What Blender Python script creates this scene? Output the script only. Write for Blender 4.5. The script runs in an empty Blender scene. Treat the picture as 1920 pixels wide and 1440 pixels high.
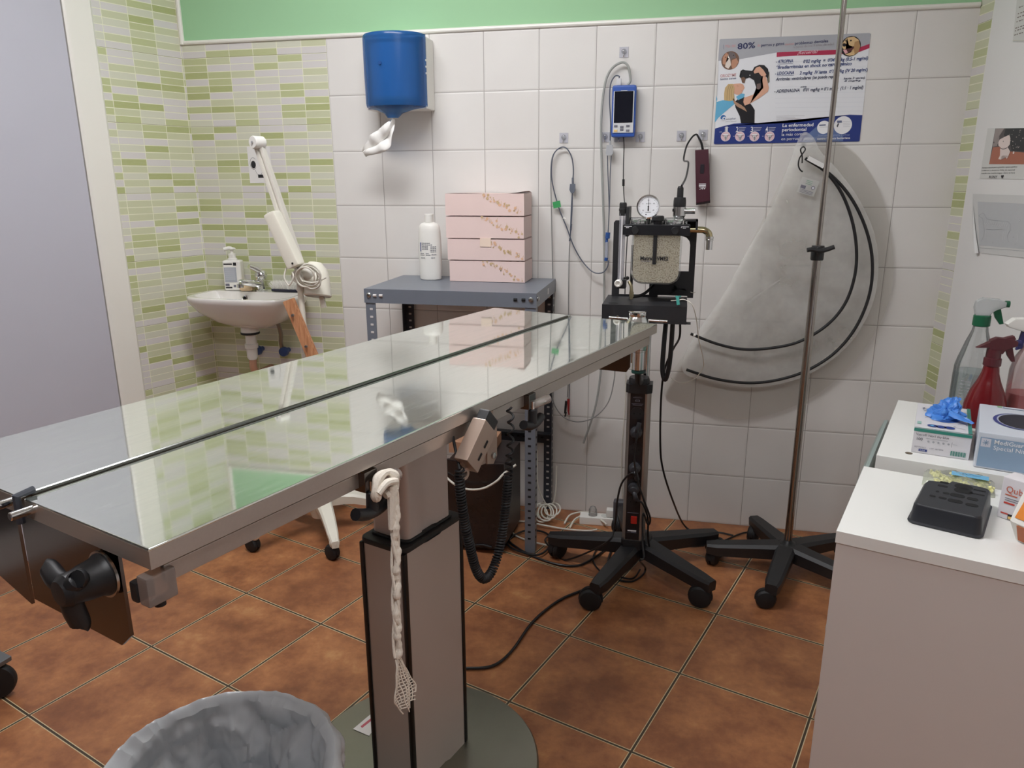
import bpy, bmesh, math, random
from mathutils import Vector, Matrix, noise
random.seed(7)
scene = bpy.context.scene
COL = scene.collection
PI = math.pi
ANG = -0.3329                                   # floor tiles, table, shelf-side furniture run at this angle to the back wall
U = Vector((math.cos(ANG), math.sin(ANG), 0)); V = Vector((-math.sin(ANG), math.cos(ANG), 0))
THR = math.radians(-8)                          # right wall opens slightly

# ------------------------------------------------------------------ materials
def lin(c):
    return tuple(((v/255)/12.92 if v/255 <= .04045 else (((v/255)+.055)/1.055)**2.4) for v in c) + (1,)

class NT:
    def __init__(s, name):
        s.m = bpy.data.materials.new(name); s.m.use_nodes = True
        s.t = s.m.node_tree; s.t.nodes.clear()
        s.out = s.n('ShaderNodeOutputMaterial')
    def n(s, ty, **k):
        x = s.t.nodes.new(ty)
        for a, b in k.items(): setattr(x, a, b)
        return x
    def l(s, a, b): s.t.links.new(a, b)
    def val(s, sock, v):
        if isinstance(v, bpy.types.NodeSocket): s.l(v, sock)
        else: sock.default_value = v
    def math(s, op, a, b=0.0, c=0.0):
        x = s.n('ShaderNodeMath', operation=op)
        s.val(x.inputs[0], a); s.val(x.inputs[1], b); s.val(x.inputs[2], c)
        return x.outputs[0]
    def mix(s, f, a, b):
        x = s.n('ShaderNodeMix', data_type='RGBA')
        s.val(x.inputs[0], f); s.val(x.inputs[6], a); s.val(x.inputs[7], b)
        return x.outputs[2]
    def noise(s, vec, scale, detail=3.0, rough=.55):
        x = s.n('ShaderNodeTexNoise'); x.inputs['Scale'].default_value = scale
        x.inputs['Detail'].default_value = detail; x.inputs['Roughness'].default_value = rough
        if vec is not None: s.l(vec, x.inputs['Vector'])
        return x.outputs['Fac']
    def ramp(s, f, stops):
        x = s.n('ShaderNodeValToRGB'); e = x.color_ramp.elements
        while len(e) < len(stops): e.new(.5)
        for el, (p, c) in zip(e, stops): el.position = p; el.color = c
        s.l(f, x.inputs[0]); return x.outputs[0]
    def bump(s, h, strength=.3, dist=.002):
        x = s.n('ShaderNodeBump'); x.inputs['Strength'].default_value = strength
        x.inputs['Distance'].default_value = dist; s.l(h, x.inputs['Height']); return x.outputs[0]
    def princ(s, color, rough=.5, metal=0.0, normal=None, **k):
        p = s.n('ShaderNodeBsdfPrincipled')
        s.val(p.inputs['Base Color'], color); s.val(p.inputs['Roughness'], rough); s.val(p.inputs['Metallic'], metal)
        if normal is not None: s.l(normal, p.inputs['Normal'])
        for a, b in k.items(): s.val(p.inputs[a.replace('_', ' ')], b)
        return p
    def obj(s):
        x = s.n('ShaderNodeTexCoord'); return x.outputs['Object']

MATS = {}
def mat(name, rgb, rough=.5, metal=0.0, var=.06, scale=30.0, bump=0.0, bscale=200.0, emit=0.0, **k):
    """plain surface with a little procedural colour variation"""
    if name in MATS: return MATS[name]
    t = NT(name); o = t.obj()
    c = lin(rgb); d = tuple(v*(1-var) for v in c[:3]) + (1,); e = tuple(min(1, v*(1+var)) for v in c[:3]) + (1,)
    col = t.mix(t.noise(o, scale), d, e)
    nrm = t.bump(t.noise(o, bscale, 2), bump, .001) if bump else None
    p = t.princ(col, rough, metal, nrm, **k)
    if emit:
        p.inputs['Emission Color'].default_value = c; p.inputs['Emission Strength'].default_value = emit
    t.l(p.outputs[0], t.out.inputs[0]); MATS[name] = t.m
    return t.m

def clear(name, rgb, body=.12, rough=.08, glossy=.12, var=0.0, scale=12.0):
    """thin see-through plastic: transparent + a milky body + a sheen"""
    if name in MATS: return MATS[name]
    t = NT(name); o = t.obj(); c = lin(rgb)
    tr = t.n('ShaderNodeBsdfTransparent'); tr.inputs[0].default_value = tuple(.72+.28*v for v in c[:3]) + (1,)
    df = t.n('ShaderNodeBsdfDiffuse'); df.inputs[0].default_value = c
    tl = t.n('ShaderNodeBsdfTranslucent'); tl.inputs[0].default_value = c
    dm = t.n('ShaderNodeMixShader'); dm.inputs[0].default_value = .22; t.l(df.outputs[0], dm.inputs[1]); t.l(tl.outputs[0], dm.inputs[2])
    m1 = t.n('ShaderNodeMixShader')
    f = t.math('ADD', body, t.math('MULTIPLY', t.math('SUBTRACT', t.noise(o, scale, 4), .5), var*2)) if var else body
    t.val(m1.inputs[0], f)
    t.l(tr.outputs[0], m1.inputs[1]); t.l(dm.outputs[0], m1.inputs[2])
    g = t.n('ShaderNodeBsdfGlossy'); g.inputs['Roughness'].default_value = rough
    fr = t.n('ShaderNodeFresnel'); fr.inputs[0].default_value = 1.35
    m2 = t.n('ShaderNodeMixShader'); t.l(t.math('ADD', t.math('MULTIPLY', fr.outputs[0], .8), glossy*.2), m2.inputs[0])
    t.l(m1.outputs[0], m2.inputs[1]); t.l(g.outputs[0], m2.inputs[2])
    t.l(m2.outputs[0], t.out.inputs[0]); MATS[name] = t.m
    return t.m

def brushed(name, rgb, rough=.3, stretch=(1, 40, 40), amp=.12, metal=1.0, var=.08, bump=.02):
    if name in MATS: return MATS[name]
    t = NT(name); o = t.obj()
    mp = t.n('ShaderNodeMapping'); mp.inputs['Scale'].default_value = stretch; t.l(o, mp.inputs[0])
    f = t.noise(mp.outputs[0], 6, 5, .7)
    c = lin(rgb); d = tuple(v*(1-var) for v in c[:3]) + (1,); e = tuple(min(1, v*(1+var)) for v in c[:3]) + (1,)
    r = t.math('ADD', rough - amp/2, t.math('MULTIPLY', f, amp))
    p = t.princ(t.mix(f, d, e), r, metal, t.bump(f, bump, .0005))
    t.l(p.outputs[0], t.out.inputs[0]); MATS[name] = t.m
    return t.m

def cells(t, u, v, su, sv):
    """fractional position, distance to cell edge (metres) and a random value for a grid"""
    cu = t.math('DIVIDE', u, su); cv = t.math('DIVIDE', v, sv)
    fu = t.math('FRACT', cu); fv = t.math('FRACT', cv)
    du = t.math('MULTIPLY', t.math('MINIMUM', fu, t.math('SUBTRACT', 1.0, fu)), su)
    dv = t.math('MULTIPLY', t.math('MINIMUM', fv, t.math('SUBTRACT', 1.0, fv)), sv)
    w = t.n('ShaderNodeTexWhiteNoise', noise_dimensions='2D')
    cx = t.n('ShaderNodeCombineXYZ'); t.l(t.math('FLOOR', cu), cx.inputs[0]); t.l(t.math('FLOOR', cv), cx.inputs[1])
    t.l(cx.outputs[0], w.inputs['Vector'])
    return du, dv, t.math('MINIMUM', du, dv), w.outputs['Value'], w.outputs['Color']

def axes(t, du, dv, ou=0.0, ov=0.0):
    o = t.obj()
    def dot(d, off):
        x = t.n('ShaderNodeVectorMath', operation='DOT_PRODUCT'); t.l(o, x.inputs[0]); x.inputs[1].default_value = d
        return t.math('SUBTRACT', x.outputs['Value'], off)
    return dot(du, ou), dot(dv, ov), o

def white_tile():
    t = NT('white wall tile'); u, v, o = axes(t, (1, 0, 0), (0, 0, 1), 0.0, 0.0)
    du, dv, d, rnd, rc = cells(t, u, v, .2, .2)
    line = t.math('LESS_THAN', d, .0012)
    pil = t.math('MINIMUM', t.math('DIVIDE', d, .006), 1.0)
    base = t.mix(t.noise(o, 5, 4), lin((219, 216, 212)), lin((229, 227, 223)))
    base = t.mix(t.math('MULTIPLY', rnd, .25), base, lin((214, 210, 205)))
    col = t.mix(line, base, lin((166, 161, 156)))
    p = t.princ(col, .32, 0, t.bump(t.math('ADD', pil, t.math('MULTIPLY', t.noise(o, 9, 2), .12)), .35, .003))
    t.l(p.outputs[0], t.out.inputs[0]); return t.m

def green_brick(dirv, name):
    t = NT(name); u, v, o = axes(t, dirv, (0, 0, 1))
    du, dv, d, rnd, rc = cells(t, u, v, .1, .025)
    line = t.math('LESS_THAN', d, .00135)
    col = t.ramp(rnd, [(0, lin((212, 208, 208))), (.28, lin((208, 209, 190))), (.48, lin((197, 201, 164))), (.68, lin((182, 189, 134))), (.86, lin((166, 174, 108)))])
    t.t.nodes[-1].color_ramp.interpolation = 'CONSTANT'
    mp = t.n('ShaderNodeMapping'); mp.inputs['Scale'].default_value = (8, 8, 60); t.l(o, mp.inputs[0])
    f = t.noise(mp.outputs[0], 4, 4, .7)
    col = t.mix(t.math('MULTIPLY', f, .35), col, lin((205, 205, 190)))
    col = t.mix(line, col, lin((230, 230, 206)))
    # joint of the big tiles every ten rows
    big = t.math('LESS_THAN', t.math('ABSOLUTE', t.math('SUBTRACT', t.math('FRACT', t.math('DIVIDE', v, .25)), .0)), .006)
    col = t.mix(big, col, lin((150, 148, 118)))
    p = t.princ(col, .4, 0, t.bump(t.math('MINIMUM', t.math('DIVIDE', d, .002), 1.0), .25, .0015))
    t.l(p.outputs[0], t.out.inputs[0]); return t.m

def floor_tile():
    t = NT('terracotta floor tile'); s = .3355; off = Vector((.7751, -.9666, 0))
    u, v, o = axes(t, tuple(U), tuple(V), off.dot(U), off.dot(V))
    du, dv, d, rnd, rc = cells(t, u, v, s, s)
    w = t.n('ShaderNodeVectorMath', operation='MULTIPLY_ADD'); t.l(rc, w.inputs[0]); w.inputs[1].default_value = (9, 9, 9); t.l(o, w.inputs[2])
    a = t.noise(w.outputs[0], 7, 6, .62); b = t.noise(w.outputs[0], 38, 5, .7)
    f = t.math('ADD', t.math('MULTIPLY', a, .72), t.math('MULTIPLY', b, .28))
    col = t.ramp(f, [(.26, lin((108, 66, 42))), (.44, lin((146, 92, 59))), (.58, lin((178, 119, 76))), (.74, lin((208, 157, 104)))])
    col = t.mix(t.math('MULTIPLY', rnd, .22), col, lin((116, 76, 58)))
    # worn pale rim, dark joint
    rim = t.math('LESS_THAN', d, .0048); gap = t.math('LESS_THAN', d, .0028)
    col = t.mix(rim, col, lin((206, 188, 150))); col = t.mix(gap, col, lin((66, 54, 40)))
    h = t.math('MINIMUM', t.math('DIVIDE', d, .006), 1.0)
    p = t.princ(col, t.math('ADD', .34, t.math('MULTIPLY', b, .22)), 0, t.bump(t.math('ADD', h, t.math('MULTIPLY', b, .12)), .35, .003))
    t.l(p.outputs[0], t.out.inputs[0]); return t.m

def table_steel():
    t = NT('polished table steel'); o = t.obj()
    mp = t.n('ShaderNodeMapping'); mp.inputs['Scale'].default_value = (16, 1.6, 1); mp.inputs['Rotation'].default_value = (0, 0, .35); t.l(o, mp.inputs[0])
    f = t.noise(mp.outputs[0], 7, 6, .7); g = t.noise(o, 2.2, 3)
    r = t.math('ADD', .025, t.math('MULTIPLY', t.math('POWER', f, 3.0), .16))
    met = t.princ(t.mix(g, lin((222, 226, 218)), lin((232, 232, 228))), r, 1.0, t.bump(t.noise(o, 3.2, 2), .03, .002))
    dif = t.n('ShaderNodeBsdfDiffuse'); dif.inputs[0].default_value = lin((196, 204, 194))
    mx = t.n('ShaderNodeMixShader'); t.l(t.math('ADD', .05, t.math('MULTIPLY', t.math('POWER', f, 3.0), .35)), mx.inputs[0])
    t.l(met.outputs[0], mx.inputs[1]); t.l(dif.outputs[0], mx.inputs[2]); t.l(mx.outputs[0], t.out.inputs[0]); return t.m

def granules():
    t = NT('soda lime granules'); o = t.obj()
    x = t.n('ShaderNodeTexVoronoi'); x.inputs['Scale'].default_value = 300; t.l(o, x.inputs['Vector'])
    col = t.ramp(x.outputs['Distance'], [(.0, lin((250, 244, 226))), (.5, lin((240, 231, 208))), (.8, lin((186, 170, 138)))])
    p = t.princ(col, .8, 0, t.bump(t.math('SUBTRACT', 1.0, x.outputs['Distance']), .6, .003))
    t.l(p.outputs[0], t.out.inputs[0]); return t.m

def wood():
    t = NT('pine board'); o = t.obj()
    mp = t.n('ShaderNodeMapping'); mp.inputs['Scale'].default_value = (60, 60, 4); mp.inputs['Rotation'].default_value = (0, -.38, 0); t.l(o, mp.inputs[0])
    f = t.noise(mp.outputs[0], 3, 5, .65)
    p = t.princ(t.ramp(f, [(.3, lin((150, 92, 58))), (.5, lin((196, 138, 98))), (.7, lin((214, 164, 122)))]), .55, 0, t.bump(f, .2, .001))
    t.l(p.outputs[0], t.out.inputs[0]); return t.m

# ------------------------------------------------------------------ mesh builder
def spline(P, n=6, closed=False):
    P = [Vector(p) for p in P]
    if len(P) < 3: return P
    out = []; N = len(P); last = N if closed else N-1
    for i in range(last):
        if closed: p0, p1, p2, p3 = P[(i-1) % N], P[i], P[(i+1) % N], P[(i+2) % N]
        else: p0, p1, p2, p3 = P[max(i-1, 0)], P[i], P[i+1], P[min(i+2, N-1)]
        for k in range(n):
            t = k/n
            out.append(.5*((2*p1) + (p2-p0)*t + (2*p0-5*p1+4*p2-p3)*t*t + (3*p1-p0-3*p2+p3)*t**3))
    if not closed: out.append(P[-1])
    return out

class MB:
    def __init__(s): s.bm = bmesh.new(); s.k = 0
    def mat(s, k): s.k = k; return s
    def face(s, vs):
        try:
            f = s.bm.faces.new(vs); f.material_index = s.k; return f
        except ValueError: return None
    def poly(s, pts):
        return s.face([s.bm.verts.new(p) for p in pts])
    def box(s, c, size, rz=0.0, bevel=0.0, rot=None, seg=2):
        M = Matrix.Translation(Vector(c)) @ (rot.to_4x4() if rot is not None else Matrix.Rotation(rz, 4, 'Z'))
        x, y, z = [v/2 for v in size]
        vs = [s.bm.verts.new(M @ Vector(p)) for p in ((-x,-y,-z),(x,-y,-z),(x,y,-z),(-x,y,-z),(-x,-y,z),(x,-y,z),(x,y,z),(-x,y,z))]
        fs = [s.face([vs[i] for i in q]) for q in ((0,3,2,1),(4,5,6,7),(0,1,5,4),(1,2,6,5),(2,3,7,6),(3,0,4,7))]
        if bevel:
            es = list({e for f in fs for e in f.edges})
            r = bmesh.ops.bevel(s.bm, geom=es, offset=min(bevel, min(size)*.49), segments=seg, affect='EDGES', profile=.6)
            for f in r['faces']: f.material_index = s.k
        return s
    def span(s, a, b, bevel=0.0):
        a, b = Vector(a), Vector(b)
        return s.box((a+b)/2, [abs(v) for v in (b-a)], bevel=bevel)
    def bar(s, p, q, w, h, up=(0, 0, 1), w2=None, h2=None, bevel=0.0):
        """tapered beam from p to q, w across, h along up"""
        p, q = Vector(p), Vector(q); d = (q-p).normalized(); up = Vector(up)
        side = d.cross(up).normalized(); up = side.cross(d).normalized()
        w2 = w if w2 is None else w2; h2 = h if h2 is None else h2
        vs = []
        for c, a, b in ((p, w, h), (q, w2, h2)):
            for i, j in ((-1, -1), (1, -1), (1, 1), (-1, 1)):
                vs.append(s.bm.verts.new(c + side*(i*a/2) + up*(j*b/2)))
        fs = [s.face([vs[i] for i in f]) for f in ((0,1,2,3),(4,7,6,5),(0,4,5,1),(1,5,6,2),(2,6,7,3),(3,7,4,0))]
        if bevel:
            es = list({e for f in fs if f for e in f.edges})
            r = bmesh.ops.bevel(s.bm, geom=es, offset=bevel, segments=2, affect='EDGES', profile=.6)
            for f in r['faces']: f.material_index = s.k
        return s
    def tube(s, pts, r, seg=8, n=6, closed=False, smooth=True, caps=True):
        P = spline(pts, n, closed) if smooth else [Vector(p) for p in pts]
        rings = []; N = len(P); prev = None
        for i, p in enumerate(P):
            d = (P[(i+1) % N]-P[i-1]) if closed else (P[min(i+1, N-1)]-P[max(i-1, 0)])
            if d.length < 1e-9: d = Vector((0, 0, 1))
            d.normalize()
            if prev is None:
                a = d.orthogonal().normalized()
            else:
                a = prev - d*prev.dot(d)
                a = a.normalized() if a.length > 1e-6 else d.orthogonal().normalized()
            prev = a; b = d.cross(a)
            rr = r(i/(N-1)) if callable(r) else r
            rings.append([s.bm.verts.new(p + (a*math.cos(2*PI*k/seg) + b*math.sin(2*PI*k/seg))*rr) for k in range(seg)])
        for i in range(N if closed else N-1):
            A, B = rings[i], rings[(i+1) % N]
            for k in range(seg): s.face([A[k], A[(k+1) % seg], B[(k+1) % seg], B[k]])
        if caps and not closed: s.face(rings[0][::-1]); s.face(rings[-1])
        return s
    def cyl(s, p, q, r, r2=None, seg=20, bevel=0.0):
        p, q = Vector(p), Vector(q); r2 = r if r2 is None else r2
        d = (q-p).normalized(); L = (q-p).length
        prof = [(0, 0), (r, 0), (r2, L), (0, L)] if not bevel else [(0, 0), (r-bevel, 0), (r, bevel), (r2, L-bevel), (r2-bevel, L), (0, L)]
        return s.lathe(prof, p, d, seg)
    def lathe(s, prof, c, axis=(0, 0, 1), seg=28, sx=1.0, sy=1.0, ref=None):
        ax = Vector(axis).normalized()
        a = Vector(ref).normalized() if ref is not None else (Vector((1, 0, 0)) if abs(ax.z) > .9 else ax.orthogonal().normalized())
        b = ax.cross(a); c = Vector(c); rings = []
        for r, z in prof:
            if r < 1e-7: rings.append([s.bm.verts.new(c + ax*z)])
            else: rings.append([s.bm.verts.new(c + ax*z + a*(math.cos(2*PI*k/seg)*r*sx) + b*(math.sin(2*PI*k/seg)*r*sy)) for k in range(seg)])
        for A, B in zip(rings, rings[1:]):
            if len(A) == 1 and len(B) == 1: continue
            for k in range(seg):
                j = (k+1) % seg
                if len(A) == 1: s.face([A[0], B[j], B[k]])
                elif len(B) == 1: s.face([A[k], A[j], B[0]])
                else: s.face([A[k], A[j], B[j], B[k]])
        return s
    def ball(s, c, r, seg=14):
        r = (r, r, r) if not hasattr(r, '__len__') else r
        m = bmesh.ops.create_uvsphere(s.bm, u_segments=seg, v_segments=max(6, seg//2+2), radius=1.0)
        for v in m['verts']: v.co = Vector(c) + Vector((v.co.x*r[0], v.co.y*r[1], v.co.z*r[2]))
        for f in {f for v in m['verts'] for f in v.link_faces}: f.material_index = s.k
        return s
    def prism(s, pts, vec, bevel=0.0):
        vec = Vector(vec); A = [s.bm.verts.new(p) for p in pts]; B = [s.bm.verts.new(Vector(p)+vec) for p in pts]
        fs = [s.face(A[::-1]), s.face(B)]
        for i in range(len(A)):
            j = (i+1) % len(A); fs.append(s.face([A[i], A[j], B[j], B[i]]))
        if bevel:
            es = [e for f in fs[:2] if f for e in f.edges]
            r = bmesh.ops.bevel(s.bm, geom=es, offset=bevel, segments=2, affect='EDGES', profile=.6)
            for f in r['faces']: f.material_index = s.k
        return s
    def sheet(s, fn, nu, nv):
        g = [[s.bm.verts.new(fn(i/nu, j/nv)) for i in range(nu+1)] for j in range(nv+1)]
        for j in range(nv):
            for i in range(nu): s.face([g[j][i], g[j][i+1], g[j+1][i+1], g[j+1][i]])
        return s
    def fan(s, outline, rings=6, lift=None):
        """outline filled with concentric rings, lift(p, t) moves a point (t = 0 centre .. 1 rim)"""
        O = [Vector(p) for p in outline]; c = sum(O, Vector())/len(O)
        lift = lift or (lambda p, t: p); prev = None; cv = s.bm.verts.new(lift(c, 0))
        for k in range(1, rings+1):
            t = k/rings; R = [s.bm.verts.new(lift(c + (p-c)*t, t)) for p in O]
            for i in range(len(R)):
                j = (i+1) % len(R)
                if prev is None: s.face([cv, R[i], R[j]])
                else: s.face([prev[i], R[i], R[j], prev[j]])
            prev = R
        return s
    def build(s, name, m, parent=None, local=False, angle=35, recalc=True, wn=True):
        me = bpy.data.meshes.new(name)
        if recalc: bmesh.ops.recalc_face_normals(s.bm, faces=s.bm.faces[:])
        if parent is not None and not local:
            s.bm.transform(wm(parent).inverted())
        s.bm.to_mesh(me); s.bm.free()
        for q in (m if isinstance(m, (list, tuple)) else [m]): me.materials.append(q)
        for p in me.polygons: p.use_smooth = True
        me.set_sharp_from_angle(angle=math.radians(angle))
        o = bpy.data.objects.new(name, me); COL.objects.link(o)
        if parent is not None: o.parent = parent
        if wn:
            w = o.modifiers.new('even shading', 'WEIGHTED_NORMAL'); w.keep_sharp = True; w.weight = 100
        return o

def wm(o):
    m = o.matrix_basis.copy()
    while o.parent is not None:
        o = o.parent; m = o.matrix_basis @ m
    return m

def tag(o, label=None, cat=None, group=None, kind=None):
    if label: o['label'] = label
    if cat: o['category'] = cat
    if group: o['group'] = group
    if kind: o['kind'] = kind
    return o

def thing(name, label, cat, loc=(0, 0, 0), rz=0.0, group=None):
    o = bpy.data.objects.new(name, None); COL.objects.link(o)
    o.location = loc; o.rotation_euler = (0, 0, rz); o.empty_display_size = .05
    return tag(o, label, cat, group)

def copy_tree(o, parent=None):
    c = o.copy(); COL.objects.link(c)
    if parent is not None: c.parent = parent
    for ch in [x for x in bpy.data.objects if x.parent == o]: copy_tree(ch, c)
    return c

# ------------------------------------------------------------------ printed flat art (posters, sheets, box fronts)
class Art:
    """flat shapes on a plane: map(a, b, lift) -> point; materials collected as slots"""
    def __init__(s, fmap): s.mb = MB(); s.f = fmap; s.slots = []
    def slot(s, m):
        if m not in s.slots: s.slots.append(m)
        s.mb.k = s.slots.index(m)
    def poly(s, pts, m, lay=1):
        s.slot(m); fs = s.mb.poly([s.f(a, b, lay*.0003) for a, b in pts])
        if fs and len(pts) > 4: bmesh.ops.triangulate(s.mb.bm, faces=[fs])
        return s
    def rect(s, a0, b0, a1, b1, m, lay=1): return s.poly([(a0, b0), (a1, b0), (a1, b1), (a0, b1)], m, lay)
    def disc(s, a, b, r, m, lay=1, n=28, ry=None):
        return s.poly([(a + r*math.cos(2*PI*k/n), b + (ry or r)*math.sin(2*PI*k/n)) for k in range(n)], m, lay)
    def line(s, pts, w, m, lay=1, n=5):
        P = spline([Vector((a, b, 0)) for a, b in pts], n) if len(pts) > 2 else [Vector((a, b, 0)) for a, b in pts]
        s.slot(m); L = []
        for i, p in enumerate(P):
            d = (P[min(i+1, len(P)-1)]-P[max(i-1, 0)]); d = d.normalized() if d.length > 1e-9 else Vector((1, 0, 0))
            q = Vector((-d.y, d.x, 0))*w/2; L.append((p+q, p-q))
        vs = [(s.mb.bm.verts.new(s.f(a.x, a.y, lay*.0003)), s.mb.bm.verts.new(s.f(b.x, b.y, lay*.0003))) for a, b in L]
        for (a, b), (c, d) in zip(vs, vs[1:]): s.mb.face([a, b, d, c])
        return s
    def text(s, body, a, b, size, m, lay=2, rot=0.0, align='LEFT', shear=0.0, bold=0.0, width=None):
        cu = bpy.data.curves.new('writing', 'FONT'); cu.body = body; cu.size = size; cu.align_x = align
        cu.shear = shear; cu.offset = bold*size; cu.resolution_u = 2
        ob = bpy.data.objects.new('writing', cu); COL.objects.link(ob)
        dg = bpy.context.evaluated_depsgraph_get(); me = bpy.data.meshes.new_from_object(ob.evaluated_get(dg))
        s.slot(m); cr, sr = math.cos(rot), math.sin(rot); sc = 1.0
        if width and len(me.vertices):
            xs = [v.co.x for v in me.vertices]; sc = width/max(1e-6, max(xs)-min(xs))
        vs = [s.mb.bm.verts.new(s.f(a + v.co.x*sc*cr - v.co.y*sr, b + v.co.x*sc*sr + v.co.y*cr, lay*.0003)) for v in me.vertices]
        for p in me.polygons: s.mb.face([vs[i] for i in p.vertices])
        bpy.data.objects.remove(ob); bpy.data.curves.remove(cu); bpy.data.meshes.remove(me)
        return s
    def build(s, name, parent=None): return s.mb.build(name, s.slots, parent, recalc=False, wn=False)

def ink(name, rgb, rough=.45): return mat('ink ' + name, rgb, rough, var=.03, scale=60)

# ------------------------------------------------------------------ shared materials
WHITE = mat('white paint', (226, 225, 223), .6, var=.02, scale=4)
CREAM = mat('cream door casing', (232, 230, 222), .35, var=.02, scale=6)
LAV = mat('pale door lacquer', (188, 188, 199), .5, var=.03, scale=5)
GREENP = mat('green wall paint', (157, 203, 158), .7, var=.03, scale=5, bump=.05, bscale=120)
BLACKP = mat('black plastic', (30, 30, 32), .42, var=.15, scale=60, bump=.06, bscale=500)
BLACKS = mat('black powder coat', (34, 34, 37), .5, var=.12, scale=40, bump=.08, bscale=700)
RUBBER = mat('black rubber', (22, 22, 24), .6, var=.15, scale=50)
CABLEB = mat('black cable', (20, 20, 22), .4, var=.1)
CABLEW = mat('white cable', (218, 214, 202), .45, var=.05)
CABLEG = mat('grey cable', (142, 142, 140), .45, var=.05)
CABLED = mat('slate cable', (84, 90, 104), .45, var=.06)
STEEL = brushed('brushed steel', (190, 182, 174), .32, metal=.72)
STEELD = brushed('dark mirror steel', (112, 108, 106), .14, amp=.05, var=.04)
CHROME = mat('chrome', (225, 226, 226), .08, 1.0, var=.02)
ZINC = mat('zinc bolt', (196, 196, 194), .25, 1.0, var=.05)
WHITEPL = mat('white plastic', (232, 230, 224), .35, var=.02, scale=20)
CERAM = mat('white ceramic', (232, 229, 224), .12, var=.015, scale=8, Coat_Weight=.5)
LAMI = mat('white laminate', (236, 236, 232), .22, var=.012, scale=6)
LAMI_SHADE = mat('white laminate shaded side', (214, 207, 202), .42, var=.015, scale=6)  # same laminate, coloured darker for the upright faces that get less light
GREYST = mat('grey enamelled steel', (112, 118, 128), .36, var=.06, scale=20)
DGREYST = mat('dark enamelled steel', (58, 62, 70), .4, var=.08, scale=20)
CLEARP = clear('clear plastic', (232, 236, 236), .06, .06, .3)
DARK = mat('dark hole', (14, 14, 16), .8)

# ------------------------------------------------------------------ the setting
mb = MB(); mb.span((-4.2, -5.2, -.08), (3.2, .12, 0)); fl = mb.build('floor', floor_tile()); tag(fl, kind='structure')
fl['label'] = 'terracotta tiled floor'
mb = MB(); mb.span((-4.2, -5.2, 2.5), (3.2, .12, 2.58)); tag(mb.build('ceiling', WHITE), kind='structure')

H = 1.8
mb = MB()
mb.mat(0).poly([(-1.3, 0, H), (1.7, 0, H), (1.7, 0, 2.5), (-1.3, 0, 2.5)])
mb.mat(1).poly([(-1.3, 0, 0), (-.6, 0, 0), (-.6, 0, H), (-1.3, 0, H)])
mb.mat(2).poly([(-.6, 0, 0), (1.7, 0, 0), (1.7, 0, H), (-.6, 0, H)])
mb.mat(3).span((-1.6, .003, 0), (2.0, .12, 2.5))
tag(mb.build('wall_back', [GREENP, green_brick((1, 0, 0), 'green brick tile'), white_tile(), WHITE], recalc=False), kind='structure')

LC = Vector((-1.2, 0, 0)); LD = -V; LN = U.copy()              # left wall: corner, run towards the camera, normal into the room
def lw(a, z, o=0.0): return LC + LD*a + LN*o + Vector((0, 0, z))
mb = MB()
mb.mat(0).poly([lw(-.02, 0), lw(.38, 0), lw(.38, 2.5), lw(-.02, 2.5)])
mb.mat(1).poly([lw(.38, 0), lw(1.5, 0), lw(1.5, 2.5), lw(.38, 2.5)])
mb.mat(2).poly([lw(1.5, 0), lw(5.0, 0), lw(5.0, 1.1), lw(1.5, 1.1)])  # lower part of the wall beyond the door, coloured dark grey
mb.mat(1).poly([lw(1.5, 1.1), lw(5.0, 1.1), lw(5.0, 2.5), lw(1.5, 2.5)])
mb.mat(1).prism([lw(-.1, 0, -.003), lw(5.0, 0, -.003), lw(5.0, 0, -.12), lw(-.1, 0, -.12)], (0, 0, 2.5))
tag(mb.build('wall_left', [green_brick(tuple(V), 'green brick tile side'), WHITE, mat('dark grey lower wall', (92, 88, 88), .6)], recalc=False), kind='structure')

RC = Vector((1.578, 0, 0)); RD = Vector((-math.sin(THR), -math.cos(THR), 0)); RN = Vector((-math.cos(THR), math.sin(THR), 0))
def rw(a, z, o=0.0): return RC + RD*a + RN*o + Vector((0, 0, z))
mb = MB()
mb.mat(0).poly([rw(-.02, 0), rw(.12, 0), rw(.12, 2.5), rw(-.02, 2.5)])
mb.mat(1).prism([rw(.093, 0, .006), rw(5.0, 0, .006), rw(5.0, 0, -.12), rw(.093, 0, -.12)], (0, 0, 2.5))
mb.mat(1).prism([rw(-.12, 0, -.003), rw(.12, 0, -.003), rw(.12, 0, -.12), rw(-.12, 0, -.12)], (0, 0, 2.5))
tag(mb.build('wall_right', [green_brick(tuple(-RD), 'green brick tile strip'), WHITE], recalc=False), kind='structure')
mb = MB(); mb.span((-3.6, -4.72, 0), (2.9, -4.6, 2.5)); tag(mb.build('wall_front', mat('front wall paint', (150, 148, 150), .7)), kind='structure')
mb = MB(); mb.span((-3.6, -4.6, 0), (2.9, -4.585, .1)); tag(mb.build('baseboard_front', WHITE), kind='structure')

# bead over the dado and up the left corner
mb = MB(); mb.tube([(-1.2, -.002, 1.806), (1.575, -.002, 1.806)], .008, smooth=False, seg=10)
tag(mb.build('trim_1', CREAM), kind='structure')
mb = MB(); mb.tube([(-1.193, -.004, 1.80), (-1.193, -.004, 2.499)], .009, smooth=False, seg=10)
tag(mb.build('trim_2', CREAM), kind='structure')

mb = MB(); mb.prism([lw(1.412, 0), lw(4.9, 0), lw(4.9, 0, .014), lw(1.412, 0, .014)], (0, 0, .13)); tag(mb.build('baseboard_left', WHITE), kind='structure')
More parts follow.
